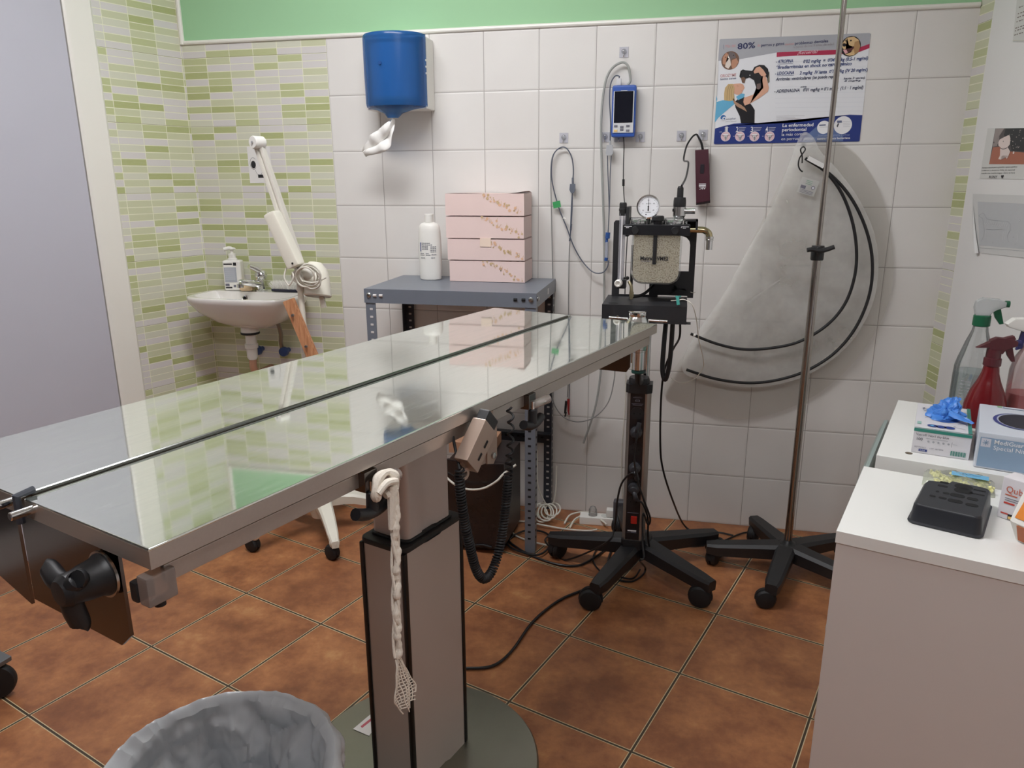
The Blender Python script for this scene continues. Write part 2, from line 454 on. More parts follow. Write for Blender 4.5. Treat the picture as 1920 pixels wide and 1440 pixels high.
# door on the left wall: flat slab, broad cream casing
mb = MB()
mb.prism([lw(.352, 0), lw(.452, 0), lw(.452, 0, .018), (lw(.44, 0, .026)), lw(.36, 0, .026), lw(.352, 0, .02)], (0, 0, 2.1))
mb.prism([lw(1.32, 0), lw(1.41, 0), lw(1.41, 0, .026), lw(1.32, 0, .026)], (0, 0, 2.1))
mb.prism([lw(.352, 2.1), lw(1.41, 2.1), lw(1.41, 2.1, .026), lw(.352, 2.1, .026)], (0, 0, .09))
tag(mb.build('trim_3', CREAM), kind='structure')
mb = MB(); mb.prism([lw(.456, .008, .002), lw(1.318, .008, .002), lw(1.318, .008, .016), lw(.456, .008, .016)], (0, 0, 2.09))
door = tag(mb.build('door_1', LAV), kind='structure')
mb = MB(); mb.cyl(lw(1.25, 1.02, .016), lw(1.25, 1.02, .06), .009); mb.tube([lw(1.25, 1.02, .06), lw(1.14, 1.02, .06)], .009, smooth=False)
mb.build('door_handle', CHROME, door)

# ceiling lights
def ceiling_light(x, y, rz, e, label):
    t = thing('ceiling_light', label, 'ceiling light', (x, y, 2.5), rz, 'ceiling light panels')
    mb = MB(); mb.span((-.62, -.17, -.03), (.62, .17, -.001), .004); mb.build('frame', WHITEPL, t, local=True)
    m = mat('lit diffuser %g' % e, (252, 252, 255), .5, var=0, emit=e)
    mb = MB(); mb.span((-.6, -.15, -.034), (.6, .15, -.0305)); mb.build('diffuser', m, t, local=True)
ceiling_light(-.1, -1.2, ANG, 16, 'white ceiling light panel over the operating table')
ceiling_light(.7, -2.9, ANG, 9, 'white ceiling light panel added as fill near the front wall')  # unseen panel, added as fill to brighten the camera side of the room

world = bpy.data.worlds.new('World'); scene.world = world; world.use_nodes = True
world.node_tree.nodes['Background'].inputs[0].default_value = (1, .98, .95, 1); world.node_tree.nodes['Background'].inputs[1].default_value = .05

# ------------------------------------------------------------------ camera
cam = bpy.data.cameras.new('camera'); co = bpy.data.objects.new('camera', cam); COL.objects.link(co)
cam.sensor_width = 36; cam.lens = 36*1397.5/1920; cam.clip_start = .02
co.location = (.7131, -2.7656, 1.2933); co.rotation_mode = 'XYZ'; co.rotation_euler = (1.3036, .0043, .2177)
scene.camera = co
scene.view_settings.view_transform = 'Standard'; scene.view_settings.look = 'None'
scene.view_settings.exposure = .92
scene.cycles.max_bounces = 10; scene.cycles.diffuse_bounces = 5; scene.cycles.transparent_max_bounces = 24
scene.cycles.use_denoising = True
scene.cycles.sample_clamp_indirect = 6

# ------------------------------------------------------------------ operating table (local frame: x across, y along, origin on the floor under its middle)
TB = thing('operating_table', 'long stainless steel operating table with split top on one column', 'operating table', (.201, -1.425, 0), ANG)
HT = .935; Y0, Y1 = -.711, .706
mb = MB(); mb.lathe([(0, 0), (.262, 0), (.266, .004), (.266, .014), (.262, .019), (.1, .02), (0, .02)], (0, 0, 0), seg=96)
mb.build('base', brushed('base steel', (150, 148, 136), .36, (3, 3, 3), .15), TB, local=True)
DISC = TB
mb = MB(); mb.prism([(-0.1988,-0.0153,0.0206), (-0.1975,0.0553,0.0206), (-0.1666,0.0518,0.0206), (-0.1501,-0.0128,0.0206)], (0, 0, .0004)).build('sticker', ink('sticker white', (226, 222, 218)), TB, local=True, recalc=True)
mb = MB(); mb.prism([(-0.1893,0.0005,0.0211), (-0.1867,0.0433,0.0211), (-0.1795,0.041,0.0211), (-0.1822,-0.0016,0.0211)], (0, 0, .0002)).build('sticker_print', ink('sticker red', (196, 96, 110)), bpy.data.objects['sticker'], local=True)

def column_outline(a, b, r=.013, dip=.004):
    P = []
    def arc(cx, cy, a0):
        for k in range(5): P.append((cx + r*math.cos(a0 + k*PI/8), cy + r*math.sin(a0 + k*PI/8)))
    arc(a-r, b-r, 0); arc(-a+r, b-r, PI/2); arc(-a+r, -b+r, PI)
    arc(a-r, -b+r, 3*PI/2)
    P += [(a, -b*.38), (a-dip, -b*.28), (a-dip, b*.18), (a, b*.30)]        # shallow flute on the side towards the aisle
    return P
ALU = mat('champagne anodised aluminium', (198, 188, 180), .42, .3, var=.03, scale=4)
ALU2 = mat('pale anodised aluminium', (204, 194, 188), .42, .3, var=.03, scale=4)
def vprism(P, z0, z1): return [(x, y, z0) for x, y in P], (0, 0, z1-z0)
mb = MB(); mb.prism(*vprism(column_outline(.057, .096), .0195, .592)); mb.build('lower_column', ALU, TB, local=True)
mb = MB()
for sx in (-1, 1):
    for sy in (-1, 1):
        mb.box((sx*.0535, sy*.0935, .306), (.011, .011, .573), bevel=.004)
mb.build('column_trim', mat('black trim', (14, 12, 12), .35), TB, local=True)
mb = MB(); A = column_outline(.059, .098, .016); B = column_outline(.049, .076, .014)
mb.prism(*vprism(A, .590, .603), bevel=.004); mb.prism(*vprism(column_outline(.0505, .078, .014), .603, .609), bevel=.003)
mb.build('collar', mat('soft black gasket', (34, 34, 34), .55), TB, local=True)
mb = MB(); mb.prism(*vprism(column_outline(.0465, .073), .595, .876)); mb.build('upper_column', ALU2, TB, local=True)
mb = MB(); mb.box((0, 0, .892), (.30, .34, .034), bevel=.004); mb.span((-.16, -.62, .884), (-.12, .62, .9105)); mb.span((.12, -.62, .884), (.16, .62, .9105))
mb.build('support_frame', STEEL, TB, local=True)

TOP = table_steel()
def top_panel(x0, x1):
    mb = MB()
    mb.mat(0).box(((x0+x1)/2, (Y0+Y1)/2, HT-.002), (x1-x0, Y1-Y0, .004), bevel=.0018)
    mb.mat(1)
    t = .003; z0, z1 = .911, HT-.003
    for a, b in (((x0, Y0, z0), (x1, Y0+t, z1)), ((x0, Y1-t, z0), (x1, Y1, z1)), ((x0, Y0+t, z0), (x0+t, Y1-t, z1)), ((x1-t, Y0+t, z0), (x1, Y1-t, z1))):
        mb.span(a, b)
    return mb.build('top_panel', [TOP, STEEL], TB, local=True)
top_panel(.009, .25); top_panel(-.25, .001)
mb = MB(); mb.tube([(.005, Y0+.01, HT+.0015), (.005, Y1-.03, HT+.0015)], .0035, smooth=False, seg=10)
mb.build('hinge_bar', mat('hinge bar steel', (120, 122, 118), .2, 1.0), TB, local=True)
mb = MB(); mb.tube([(.005, Y0-.006, .905), (.005, Y0-.006, HT+.004), (.005, Y0+.014, HT+.005)], .005, smooth=False)
mb.build('hinge_clip', DGREYST, TB, local=True)
for x, z in ((-.015, .927), (.027, .926)):
    mb = MB(); mb.cyl((x, Y0-.026, z), (x, Y0+.002, z), .0052, bevel=.001, seg=16); mb.build('hinge_pin', CHROME, TB, local=True)

mb = MB(); mb.prism([(-.034, -.700, .912), (-.040, -.700, .781), (.150, -.700, .781), (.171, -.700, .800), (.171, -.700, .912)], (0, .004, 0)).build('end_plate', STEELD, TB, local=True)
mb = MB(); mb.prism([(-.235, -.700, .912), (-.235, -.700, .83), (-.124, -.700, .789), (-.050, -.700, .770), (-.046, -.700, .912)], (0, .004, 0)).build('end_plate', STEELD, TB, local=True)
# far end plate seen under the edge
mb = MB(); mb.prism([(.02, .69, .911), (.186, .69, .911), (.186, .69, .815), (.176, .69, .800), (.02, .69, .795)], (0, .004, 0)).build('end_plate', STEELD, TB, local=True)

# three-lobed locking knob on the near end plate
kc = Vector((.147, -.704, .874))
mb = MB(); mb.lathe([(0, 0), (.024, 0), (.025, .004), (.022, .010), (.0205, .024), (.0185, .032), (.019, .044), (.014, .051), (0, .052)], kc, (0, -1, 0), 28)
tip = kc + Vector((0, -.037, 0))
for a, kl in ((168, 1), (272, .95), (45, .45)):
    d = Vector((math.cos(math.radians(a)), 0, math.sin(math.radians(a))))
    mb.tube([tip, tip + d*.022*kl + Vector((0, -.002, 0)), tip + d*.045*kl + Vector((0, .002, 0)), tip + d*.050*kl], lambda t: .0125 - .003*t, seg=12)
mb.build('locking_knob', BLACKP, TB, local=True)
mb = MB(); mb.lathe([(0, 0), (.0275, 0), (.0275, .003), (0, .003)], kc, (0, -1, 0), 28); mb.build('knob_washer', ZINC, TB, local=True)

# accessory rails
def rail(sx):
    mb = MB(); mb.span((sx*.236-.0035, Y0+.02, .883), (sx*.236+.0035, Y1-.02, .904), .001)
    o = mb.build('accessory_rail', STEEL, TB, local=True)
    for y in (-.5, 0, .5):
        mb = MB(); mb.box((sx*.222, y, .897), (.026, .03, .022)); mb.build('rail_bracket', STEELD, o, local=True)
    mb = MB(); mb.box((sx*.237, Y0+.012, .884), (.018, .034, .034), bevel=.003)
    mb.build('end_cap', clear('frosted end cap', (178, 164, 156), .55, .25, .2), o, local=True)
    mb = MB(); mb.box((sx*.222, Y0+.004, .880), (.013, .022, .024), bevel=.004); mb.cyl((sx*.237, Y0+.012, .867), (sx*.237, Y0+.012, .861), .006)
    mb.build('stop_screw', BLACKP, o, local=True)
rail(1); rail(-1)

# rail clamps with T-handles (they slide along the rail)
def tclamp(y, label, tilt):
    t = thing('rail_clamp', label, 'clamp', tuple(Matrix.LocRotScale(Vector((.201, -1.425, 0)), Matrix.Rotation(ANG, 3, 'Z'), None) @ Vector((.243, y, .84))), ANG, 'clamps on the table rail')
    mb = MB(); mb.box((-.002, 0, .052), (.020, .026, .030), bevel=.002); mb.build('clamp_block', STEELD, t, local=True)
    mb = MB(); mb.cyl((.006, .0, .044), (.012, .054, .044), .0088, bevel=.0015); mb.build('clear_rod', clear('clear rod', (226, 214, 206), .35, .1, .4), t, local=True)
    mb = MB(); mb.cyl((.008, 0, .028), (.008, 0, .052), .004); mb.build('stem', CHROME, t, local=True)
    mb = MB(); mb.cyl((.008, 0, .036), (.008, 0, .008), .0085, .0095, bevel=.001)
    mb.tube([(.010, -.037, .016), (.009, -.018, .008), (.008, 0, .005), (.007, .018, .006), (.006, .037, .012)], lambda s: .0088, seg=12)
    mb.build('t_handle', BLACKP, t, local=True)
    return t
tclamp(-.383, 'black T-handle clamp with gauze tied to it, on the table rail', 0)
tclamp(.064, 'black T-handle clamp without gauze, farther along the table rail', 0)

# gauze bandage tied to the first clamp, hanging down to a frayed end
def loc(p): return Matrix.LocRotScale(Vector((.201, -1.425, 0)), Matrix.Rotation(ANG, 3, 'Z'), None) @ Vector(p)
GA = mat('white gauze', (236, 228, 214), .9, var=.12, scale=160, bump=.8, bscale=420)
GZ = thing('gauze_strip', 'white gauze bandage strip knotted on a clamp and hanging by the column', 'bandage', loc((.262, -.375, .88)), ANG)
mb = MB(); rnd = random.Random(4)
P = [Vector(q) for q in ((.262, -.386, .868), (.266, -.392, .884), (.262, -.380, .897), (.262, -.360, .899), (.266, -.350, .888), (.266, -.352, .874), (.265, -.372, .868))]
mb.tube([loc(p) for p in P], lambda s: .0062 + .0014*math.sin(s*23), seg=9)
mb.tube([loc(p) for p in ((.270, -.392, .880), (.272, -.376, .890), (.270, -.354, .885))], .0055, seg=9)
P = [(.266, -.358, .888)] + [(.27 + rnd.uniform(-.002, .002), -.356 + rnd.uniform(-.003, .003) - .012*k/20, .875 - .268*k/20) for k in range(21)] 
mb.tube([loc(p) for p in P], lambda s: .0058*(1 - .22*s) + .0009*math.sin(s*53) + .0007*math.sin(s*131), seg=9, n=4)
mb.tube([loc(p) for p in ((.268, -.360, .88), (.268, -.3635, .84), (.268, -.366, .815))], lambda s: .008-.004*s, seg=8)
mb.build('bandage', GA, GZ)
mb = MB(); e0 = Vector((.27, -.369, .606))
def strip(s, t):
    w = .006 + .026*min(1, t*1.7) - .018*max(0, t-.7)/.3
    return loc(e0 + Vector((.003*math.sin(9*s+5*t), (s-.5)*w*1.5 + .020*t, -.105*t)))
for k in range(3):
    mb.tube([loc((.268 + .0052*math.cos(t*9 + k*2.1), -.356 - .012*t + .0052*math.sin(t*9 + k*2.1), .875 - .266*t)) for t in [j/36 for j in range(37)]], .0022, seg=6, n=2)
for i in range(9):
    mb.tube([strip(i/8 + .03*math.sin(k*2+i), k/9) for k in range(10 - (i % 3))], .0011, seg=5, n=3)
for j in range(16): mb.tube([strip(k/8, .05 + j/18) for k in range(9)], .0008, seg=4, n=1)
mb.build('frayed_end', GA, GZ)

# hand control in its steel holder, with the coiled lead
HC = thing('hand_control', 'black hand control in a steel holder with coiled black cord, on the table rail', 'hand control', loc((.26, -.1, .86)), ANG)
HS = mat('warm holder steel', (180, 160, 146), .34, .6, var=.04)
def hc(name, m, fn):
    b = MB(); fn(b)
    for v in b.bm.verts: v.co = loc(v.co)
    return b.build(name, m, HC)
def f1(b):
    b.span((.2405, -.086, .876), (.2475, -.066, .909), .001)
    b.prism([(.248, -.092, .893), (.248, -.060, .893), (.248, -.060, .824), (.248, -.072, .812), (.248, -.092, .818)], (.003, 0, 0), .0008)
    b.prism([(.2485, -.078, .818), (.2485, -.135, .824), (.2485, -.12, .85), (.2485, -.078, .88)], (-.003, 0, 0))
hc('bracket', HS, f1)
p0 = Vector((.268, -.124, .902)); p1 = Vector((.268, -.180, .849))
hc('holder_sleeve', HS, lambda b: b.bar(p0, p1, .044, .026, up=(1, 0, .0), bevel=.002))
hc('handset', BLACKP, lambda b: (b.bar(p0 + (p0-p1).normalized()*.020, p0 - (p0-p1).normalized()*.03, .039, .021, up=(1, 0, 0), bevel=.004)))
hc('slot', DARK, lambda b: (b.bar((.2815, -.136, .880), (.2815, -.146, .871), .004, .0012, up=(1, 0, 0)), b.bar((.2815, -.154, .864), (.2815, -.164, .855), .004, .0012, up=(1, 0, 0))))
hc('bolt', ZINC, lambda b: b.lathe([(0, 0), (.0062, 0), (.0055, .004), (0, .005)], (.251, -.0745, .829), (1, 0, 0)))
hc('eyelet', HS, lambda b: b.lathe([(.0045, -.003), (.010, -.003), (.010, .003), (.0045, .003), (.0045, -.003)], (.266, -.182, .835), (1, 0, 0)))
def coil(b):
    C1 = spline([(0.262,-0.0366,0.91), (0.262,-0.0316,0.8711), (0.262,-0.0376,0.8126), (0.262,-0.0474,0.7441), (0.262,-0.0665,0.6679), (0.262,-0.094,0.6221), (0.262,-0.1235,0.6153), (0.262,-0.1477,0.6447), (0.262,-0.1668,0.7019), (0.262,-0.183,0.7671), (0.262,-0.1899,0.8215), (0.262,-0.189,0.8442)], 40)
    L = [0]
    for i in range(1, len(C1)): L.append(L[-1] + (C1[i]-C1[i-1]).length)
    T = L[-1]; pts = []; ph = 0
    n = 1500
    for k in range(n+1):
        s = T*k/n; i = min(len(C1)-2, next((j for j in range(len(L)-1) if L[j+1] >= s), len(C1)-2))
        f = (s-L[i])/max(1e-6, L[i+1]-L[i]); p = C1[i].lerp(C1[i+1], f); d = (C1[i+1]-C1[i]).normalized()
        u = k/n; tight = min(1, max(0, (u-.12)/.12)); ph += (T/n)/( .022*(1-tight) + .0052*tight)*2*PI
        a = Vector((1, 0, 0)); a = (a - d*a.dot(d)).normalized(); c = d.cross(a)
        r = .0068*(.75+.25*tight)
        pts.append(p + a*math.cos(ph)*r + c*math.sin(ph)*r)
    b.tube(pts, .0022, seg=5, smooth=False)
hc('coiled_cord', RUBBER, coil)
hc('straight_cord', RUBBER, lambda b: b.tube([(0.262,-0.189,0.8442), (0.252,-0.1818,0.86), (0.244,-0.176,0.875), (0.238,-0.1729,0.8913)], .0025, seg=6))

# ------------------------------------------------------------------ slotted-angle shelf unit
SX0, SX1, SY0, SY1, SZ = -.333, .268, -.392, -.006, .937
SH = thing('shelf_unit', 'grey slotted-angle metal shelf unit standing against the white tiles', 'shelf', ((SX0+SX1)/2, (SY0+SY1)/2, 0))
def shelf_board(z, m, hh=.05):
    b = MB(); t = .0025
    b.span((SX0, SY0, z-t), (SX1, SY1, z))
    b.span((SX0, SY0, z-hh), (SX1, SY0+t, z-t)); b.span((SX0, SY1-t, z-hh), (SX1, SY1, z-t))
    b.span((SX0, SY0+t, z-hh), (SX0+t, SY1-t, z-t)); b.span((SX1-t, SY0+t, z-hh), (SX1, SY1-t, z-t))
    return b.build('shelf_board', m, SH)
top = shelf_board(SZ, GREYST, .048)
b = MB(); b.span((SX0+.01, SY1-.006, .285), (SX1-.01, SY1-.0035, .332)); b.span((SX0+.01, SY1-.036, .329), (SX1-.01, SY1-.006, .332))
b.mat(1)
for k in range(22): b.box((SX0+.05 + k*.024, SY1-.0066, .308), (.011, .001, .007), bevel=.0004)
b.build('rear_brace', [DGREYST, mat('brace slot', (20, 20, 22), .7)], SH)
SLOTW = mat('slot seen through', (206, 202, 200), .7)
def leg(x, y, sx, sy, m, sm):
    b = MB(); w = .036; t = .0022
    b.span((x, y, .002), (x + sx*w, y + sy*t, SZ-.004)); b.span((x, y + sy*t, .002), (x + sx*t, y + sy*w, SZ-.004))
    b.mat(1); z = SZ - .07
    while z > .03:
        b.box((x + sx*w*.55, y - (.0004 if sy > 0 else -.0004), z), (.0105, .0012, .0068), bevel=.0005)
        if sy < 0: b.box((x + sx*w*.55, y - .0026, z), (.0105, .0012, .0068), bevel=.0005)
        b.box((x - sx*.0004, y + sy*w*.55, z), (.0012, .0105, .0068), bevel=.0005)
        z -= .027
    return b.build('leg', [m, sm], SH)
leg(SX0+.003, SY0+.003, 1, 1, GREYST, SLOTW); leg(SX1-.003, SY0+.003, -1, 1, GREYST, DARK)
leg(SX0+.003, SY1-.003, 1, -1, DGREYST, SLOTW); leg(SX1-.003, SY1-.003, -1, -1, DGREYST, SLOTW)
def bolt(p, ax, par):
    b = MB(); b.lathe([(0, 0), (.0085, 0), (.0085, .002), (.0055, .005), (0, .006)], p, ax, 14); b.build('bolt', ZINC, par)
for x in (SX0+.018, SX1-.018): bolt((x, SY0-.0005, SZ-.021), (0, -1, 0), top)
bolt((SX1+.0005, SY0+.02, SZ-.02), (1, 0, 0), top)
for x, m in ((SX0+.04, SLOTW), (SX0+.062, SLOTW), (SX1-.07, DARK), (SX1-.043, DARK)):
    b = MB(); b.tube([(x-.006, SY0-.0003, SZ-.022), (x+.006, SY0-.0003, SZ-.022)], .005, smooth=False, seg=10)
    b.build('slot', m, top)
b = MB(); b.box((SX1+.0006, -.17, SZ-.024), (.0008, .03, .02)); b.build('sticker', ink('pale sticker', (206, 206, 206)), top)

# pink cartons, four in a stack
PINK = mat('pale pink card', (230, 206, 200), .6, var=.03, scale=14)
PEACH = ink('peach print', (226, 184, 150)); OCHRE = ink('ochre print', (206, 178, 138)); TAPE = mat('parcel tape', (240, 218, 200), .2)
def art_local(name, a, parent):   # art already in the parent's own frame
    return a.mb.build(name, a.slots, parent, local=True, recalc=False, wn=False)
def carton(z, h, x0, x1, y0, y1, rz, label, flip, tape=None, lidup=0.0):
    cx, cy = (x0+x1)/2, (y0+y1)/2; w, d = x1-x0, y1-y0
    t = thing('cardboard_box', label, 'box', (cx, cy, z), rz, 'pink boxes stacked on the grey shelf')
    b = MB(); b.box((0, 0, h/2-.001), (w, d, h-.003), bevel=.0012); b.build('carton', PINK, t, local=True)
    b = MB()
    b.sheet(lambda u, v: Vector(((u-.5)*w*1.004, (v-.5)*d*1.002, h-.0018 + lidup*(max(0, (u-.72)/.28)**2 if v < .99 else 0) + .0012*math.sin(u*7))), 12, 3)
    b.build('lid_flap', PINK, t, local=True)
    r = random.Random(flip); a = Art(lambda p, q, l: Vector((p, -d/2-.0006-l, q)))
    n = 26
    for i in range(n):
        f = i/n; px = -.03*w + f*w*.5 + r.uniform(-.01, .01); pz = h*(.95 - .85*f) + r.uniform(-.008, .008)
        pz = min(h-.004, max(.004, pz)); q = r.uniform(.0015, .0055)
        if px > w*.48: continue
        a.disc(px, pz, q, PEACH if r.random() < .5 else OCHRE, 1 + i % 2, 12)
        if r.random() < .5: a.line([(px, pz), (px + r.uniform(-.004, .008), pz + r.uniform(.006, .014) if pz < h*.8 else pz - .01)], .0012, OCHRE, 1)
    art_local('printed_pattern', a, t)
    if tape is not None:
        b = MB(); b.sheet(lambda u, v: Vector((tape + (u-.5)*.04, -d/2 - .0025 if v < .6 else -d/2 - .0025 + (v-.6)*.06, h - .028 + min(v, .6)/.6*.0295)), 4, 10)
        b.build('tape', TAPE, t, local=True)
BX0, BX1 = -.101, .180
carton(.9375, .077, BX0+.001, BX1, -.150, .0-.01, .0, 'bottom box of the pink stack, standing on the grey shelf', 3)
carton(1.0150, .077, BX0-.004, BX1-.001, -.152, -.012, .006, 'second pink box from the bottom, with clear tape on its lid', 5, tape=.0)
carton(1.0925, .078, BX0-.008, BX1-.003, -.151, -.011, -.004, 'third pink box from the bottom of the stack', 12)
carton(1.1710, .079, BX0-.009, BX1-.003, -.150, -.010, .004, 'topmost pink box of the stack, its lid lifting at a corner', 22, lidup=.006)

# white bottle on the shelf
BT = thing('plastic_bottle', 'tall white plastic bottle with blue printing, on the grey shelf', 'bottle', (-.184, -.115, .9375))
b = MB(); prof = [(0, 0), (.036, 0), (.040, .004), (.042, .03), (.0435, .11), (.043, .14), (.0405, .18), (.038, .195), (.030, .204), (.016, .209), (.0155, .214), (0, .214)]
b.lathe(prof, (0, 0, 0), seg=36, sy=.72); b.build('bottle_body', WHITEPL, BT, local=True)
b = MB(); b.lathe([(0, .208), (.0165, .208), (.0165, .236), (.0150, .238), (0, .238)], (0, 0, 0), seg=24); b.build('cap', WHITEPL, BT, local=True)
NAVY = ink('navy print', (44, 60, 130)); GREYI = ink('grey print', (112, 112, 124)); INKB = ink('black print', (34, 34, 38)); INKW = ink('white print', (236, 236, 238))
def onbottle(p, q, l):
    th = p/.043; return Vector((math.sin(th)*.0436, -math.cos(th)*.0436*.72 - l*1.2 - .0004, q))
a = Art(onbottle)
a.rect(-.031, .105, -.026, .137, NAVY)
for i, (x0, x1, z) in enumerate([(-.022, .012, .135), (-.022, .02, .129), (-.022, .004, .123), (-.022, .004, .118), (-.022, .004, .113), (.012, .036, .122), (.012, .036, .116), (.012, .036, .110), (.012, .036, .104), (-.03, -.012, .098), (-.006, .006, .098), (-.03, -.01, .092), (-.006, .012, .092), (.016, .036, .094), (-.028, -.008, .082), (.014, .030, .082)]):
    n = max(2, int((x1-x0)/.006))
    for k in range(n): a.rect(x0 + (x1-x0)*k/n, z-.0012, x0 + (x1-x0)*(k+.78)/n, z+.0012, GREYI)
art_local('printed_label', a, BT)

# dark upright case under the shelf
CS = thing('computer_case', 'dark upright case on the floor under the metal shelf', 'case', (.06, -.30, 0), -.04)
b = MB(); b.box((0, .02, .182), (.205, .24, .325), bevel=.012); b.build('case_body', mat('dark brown plastic', (40, 34, 34), .38, var=.1), CS, local=True)
b = MB(); b.prism([(-.105, -.10, .02), (.105, -.10, .02), (.105, -.112, .02), (.06, -.122, .02), (-.06, -.122, .02), (-.105, -.112, .02)], (0, 0, .325), .004); b.build('front_cover', mat('dark gloss front', (36, 30, 30), .22, var=.1), CS, local=True)
for x in (-.07, .07):
    b = MB(); b.span((x-.025, -.09, 0), (x+.025, .12, .022), .004); b.build('foot', RUBBER, CS, local=True)
b = MB(); b.tube([(.0, -.125, .03), (.03, -.126, .034), (.06, -.124, .028)], .003); b.build('pull_tab', BLACKP, CS, local=True)
# carton on the lower shelf board
b = MB(); b.box((.02, -.27, .366), (.16, .15, .042), bevel=.002); lid = b.build('cardboard_tray', mat('tan card', (176, 132, 104), .7, var=.08), None)
tag(lid, 'tan cardboard tray lying on top of the dark case under the shelf', 'box')

# ------------------------------------------------------------------ wash basin in the corner
SK = thing('wash_basin', 'small white ceramic wash basin on the green brick tiles', 'sink', (-.93, -.001, .86))
W2, D2 = .222, .285
def rimpt(th, k=1.0, z=0.0):
    # rounded rectangle plan, flat back at the wall
    c, s_ = math.cos(th), math.sin(th); e = .55
    x = W2*math.copysign(abs(c)**e, c)*k; y = -D2/2 + (D2/2)*math.copysign(abs(s_)**e, s_)*k
    return Vector((x, min(y, -.0005), z))
b = MB(); N = 56
def ring(k, z, dy=0.0): return [Vector((p.x, min(p.y + dy, -.0005), z)) for p in (rimpt(2*PI*i/N, k) for i in range(N))]
R = [ring(.20, -.128, .03), ring(.34, -.126, .03), ring(.62, -.100, .02), ring(.86, -.058, .008), ring(.985, -.018), ring(1.0, -.004), ring(.99, .003), ring(.97, .005)]
IN = [[Vector((p.x, -.155 + (p.y+.155)*.92 if p.y < -.07 else min(p.y, -.072), p.z)) for p in ring(k, z)] for k, z in ((.90, .004), (.875, -.004), (.80, -.04), (.62, -.075), (.35, -.088), (.10, -.092))]
IN = [[Vector((p.x, max(p.y, -D2+.018), p.z)) for p in r] for r in IN]
rows = [[b.bm.verts.new(p) for p in r] for r in R + IN]
for A, B in zip(rows, rows[1:]):
    for i in range(N): b.face([A[i], A[(i+1) % N], B[(i+1) % N], B[i]])
b.face(rows[0][::-1]); b.face(rows[-1])
b.build('basin', CERAM, SK, local=True, angle=50)
b = MB(); b.lathe([(.006, 0), (.012, 0), (.0125, .002), (.008, .003)], (-.055, -.0795, -.022), (0, -1, .25)); b.build('overflow_ring', CHROME, SK, local=True)
b = MB(); b.lathe([(0, .0), (.0065, .0), (.0065, .001), (0, .001)], (-.055, -.080, -.022), (0, -1, .25)); b.build('overflow_hole', DARK, SK, local=True)
b = MB(); b.lathe([(.034, -.126), (.036, -.150), (.030, -.158), (.021, -.162), (.021, -.196), (.026, -.198), (.026, -.214), (.0215, -.216), (.021, -.252), (.016, -.262)], (-.018, -.125, 0), seg=28)
trap = b.build('waste_trap', WHITEPL, SK, local=True)
b = MB(); b.lathe([(.0365, -.148), (.0372, -.148), (.0372, -.156), (.034, -.158)], (-.018, -.125, 0), seg=28); b.build('seal_ring', RUBBER, trap, local=True)
b = MB(); b.tube([(-.018, -.125, -.26), (-.018, -.125, -.30), (-.014, -.10, -.325), (-.01, -.05, -.325), (-.01, -.004, -.325)], .015, seg=14); b.build('waste_pipe', mat('copper stub', (196, 150, 124), .4, .4), SK, local=True)
for nm, x in (('shutoff_valve', -.045), ('shutoff_valve', .075)):
    b = MB(); b.cyl((x, -.002, -.245), (x, -.03, -.245), .010); b.lathe([(0, 0), (.018, 0), (.021, .006), (.019, .02), (0, .022)], (x, -.03, -.245), (0, -1, 0), 12)
    b.build(nm, mat('blue valve', (52, 76, 126), .4), SK, local=True)
b = MB(); b.tube([(.082, -.09, -.09), (.088, -.085, -.13), (.085, -.07, -.17), (.070, -.05, -.205), (.066, -.035, -.24)], .0085, seg=12)
b.build('supply_hose', brushed('braided hose', (150, 144, 132), .4, (200, 200, 200), .2), SK, local=True)
# mixer tap on the ledge behind the bowl
b = MB(); b.lathe([(0, .004), (.024, .004), (.024, .009), (.0175, .013), (.0165, .045), (.018, .055), (0, .058)], (.0, -.043, 0), seg=24)
b.tube([(0, -.043, .030), (-.012, -.085, .040), (-.028, -.125, .050), (-.034, -.138, .047)], lambda t: .0150 - .003*t, seg=14)
b.lathe([(0, 0), (.0125, 0), (.0125, .014), (0, .014)], (-.034, -.136, .030), (0, 0, 1), 16)
b.build('tap_body', CHROME, SK, local=True)
b = MB(); b.ball((.004, -.043, .068), (.025, .024, .022)); b.tube([(.004, -.046, .082), (-.010, -.072, .100), (-.018, -.090, .108)], lambda t: .013 - .004*t, seg=12)
b.build('tap_lever', CHROME, SK, local=True)

# things on the basin ledge
SD = thing('soap_dispenser', 'white pump bottle with a grey label on the left of the wash basin', 'soap bottle', (-1.045, -.047, .8655), .25)
b = MB(); b.box((0, 0, .0605), (.072, .046, .121), bevel=.008, seg=3); b.build('bottle_body', WHITEPL, SD, local=True)
b = MB(); b.lathe([(0, .118), (.020, .118), (.018, .127), (.0145, .130), (.0145, .146), (.006, .148), (.006, .160), (0, .160)], (0, 0, 0), seg=24)
b.tube([(0, 0, .160), (0, 0, .166), (-.008, -.008, .169), (-.026, -.016, .165)], .0075, seg=12); b.ball((0, 0, .166), (.016, .014, .006)); b.build('pump', WHITEPL, SD, local=True)
a = Art(lambda p, q, l: Vector((p, -.0234-l, q)))
a.rect(-.030, .034, .018, .094, ink('label grey', (166, 170, 178))); a.rect(.008, .101, .020, .113, INKB); a.rect(-.030, .104, .004, .1095, INKB)
for z in (.086, .078, .070, .062, .054, .046): a.rect(-.027, z, .012, z+.003, ink('label pale', (196, 198, 204)), 2)
a.rect(-.030, .010, -.004, .016, INKB); a.rect(-.030, .019, -.014, .029, GREYI); a.rect(.002, .014, .012, .024, GREYI); a.rect(.016, .012, .026, .022, GREYI)
art_local('printed_label', a, SD)
b = MB(); b.box((-.985, -.055, .8855), (.052, .05, .039), rz=.2, bevel=.012, seg=4)
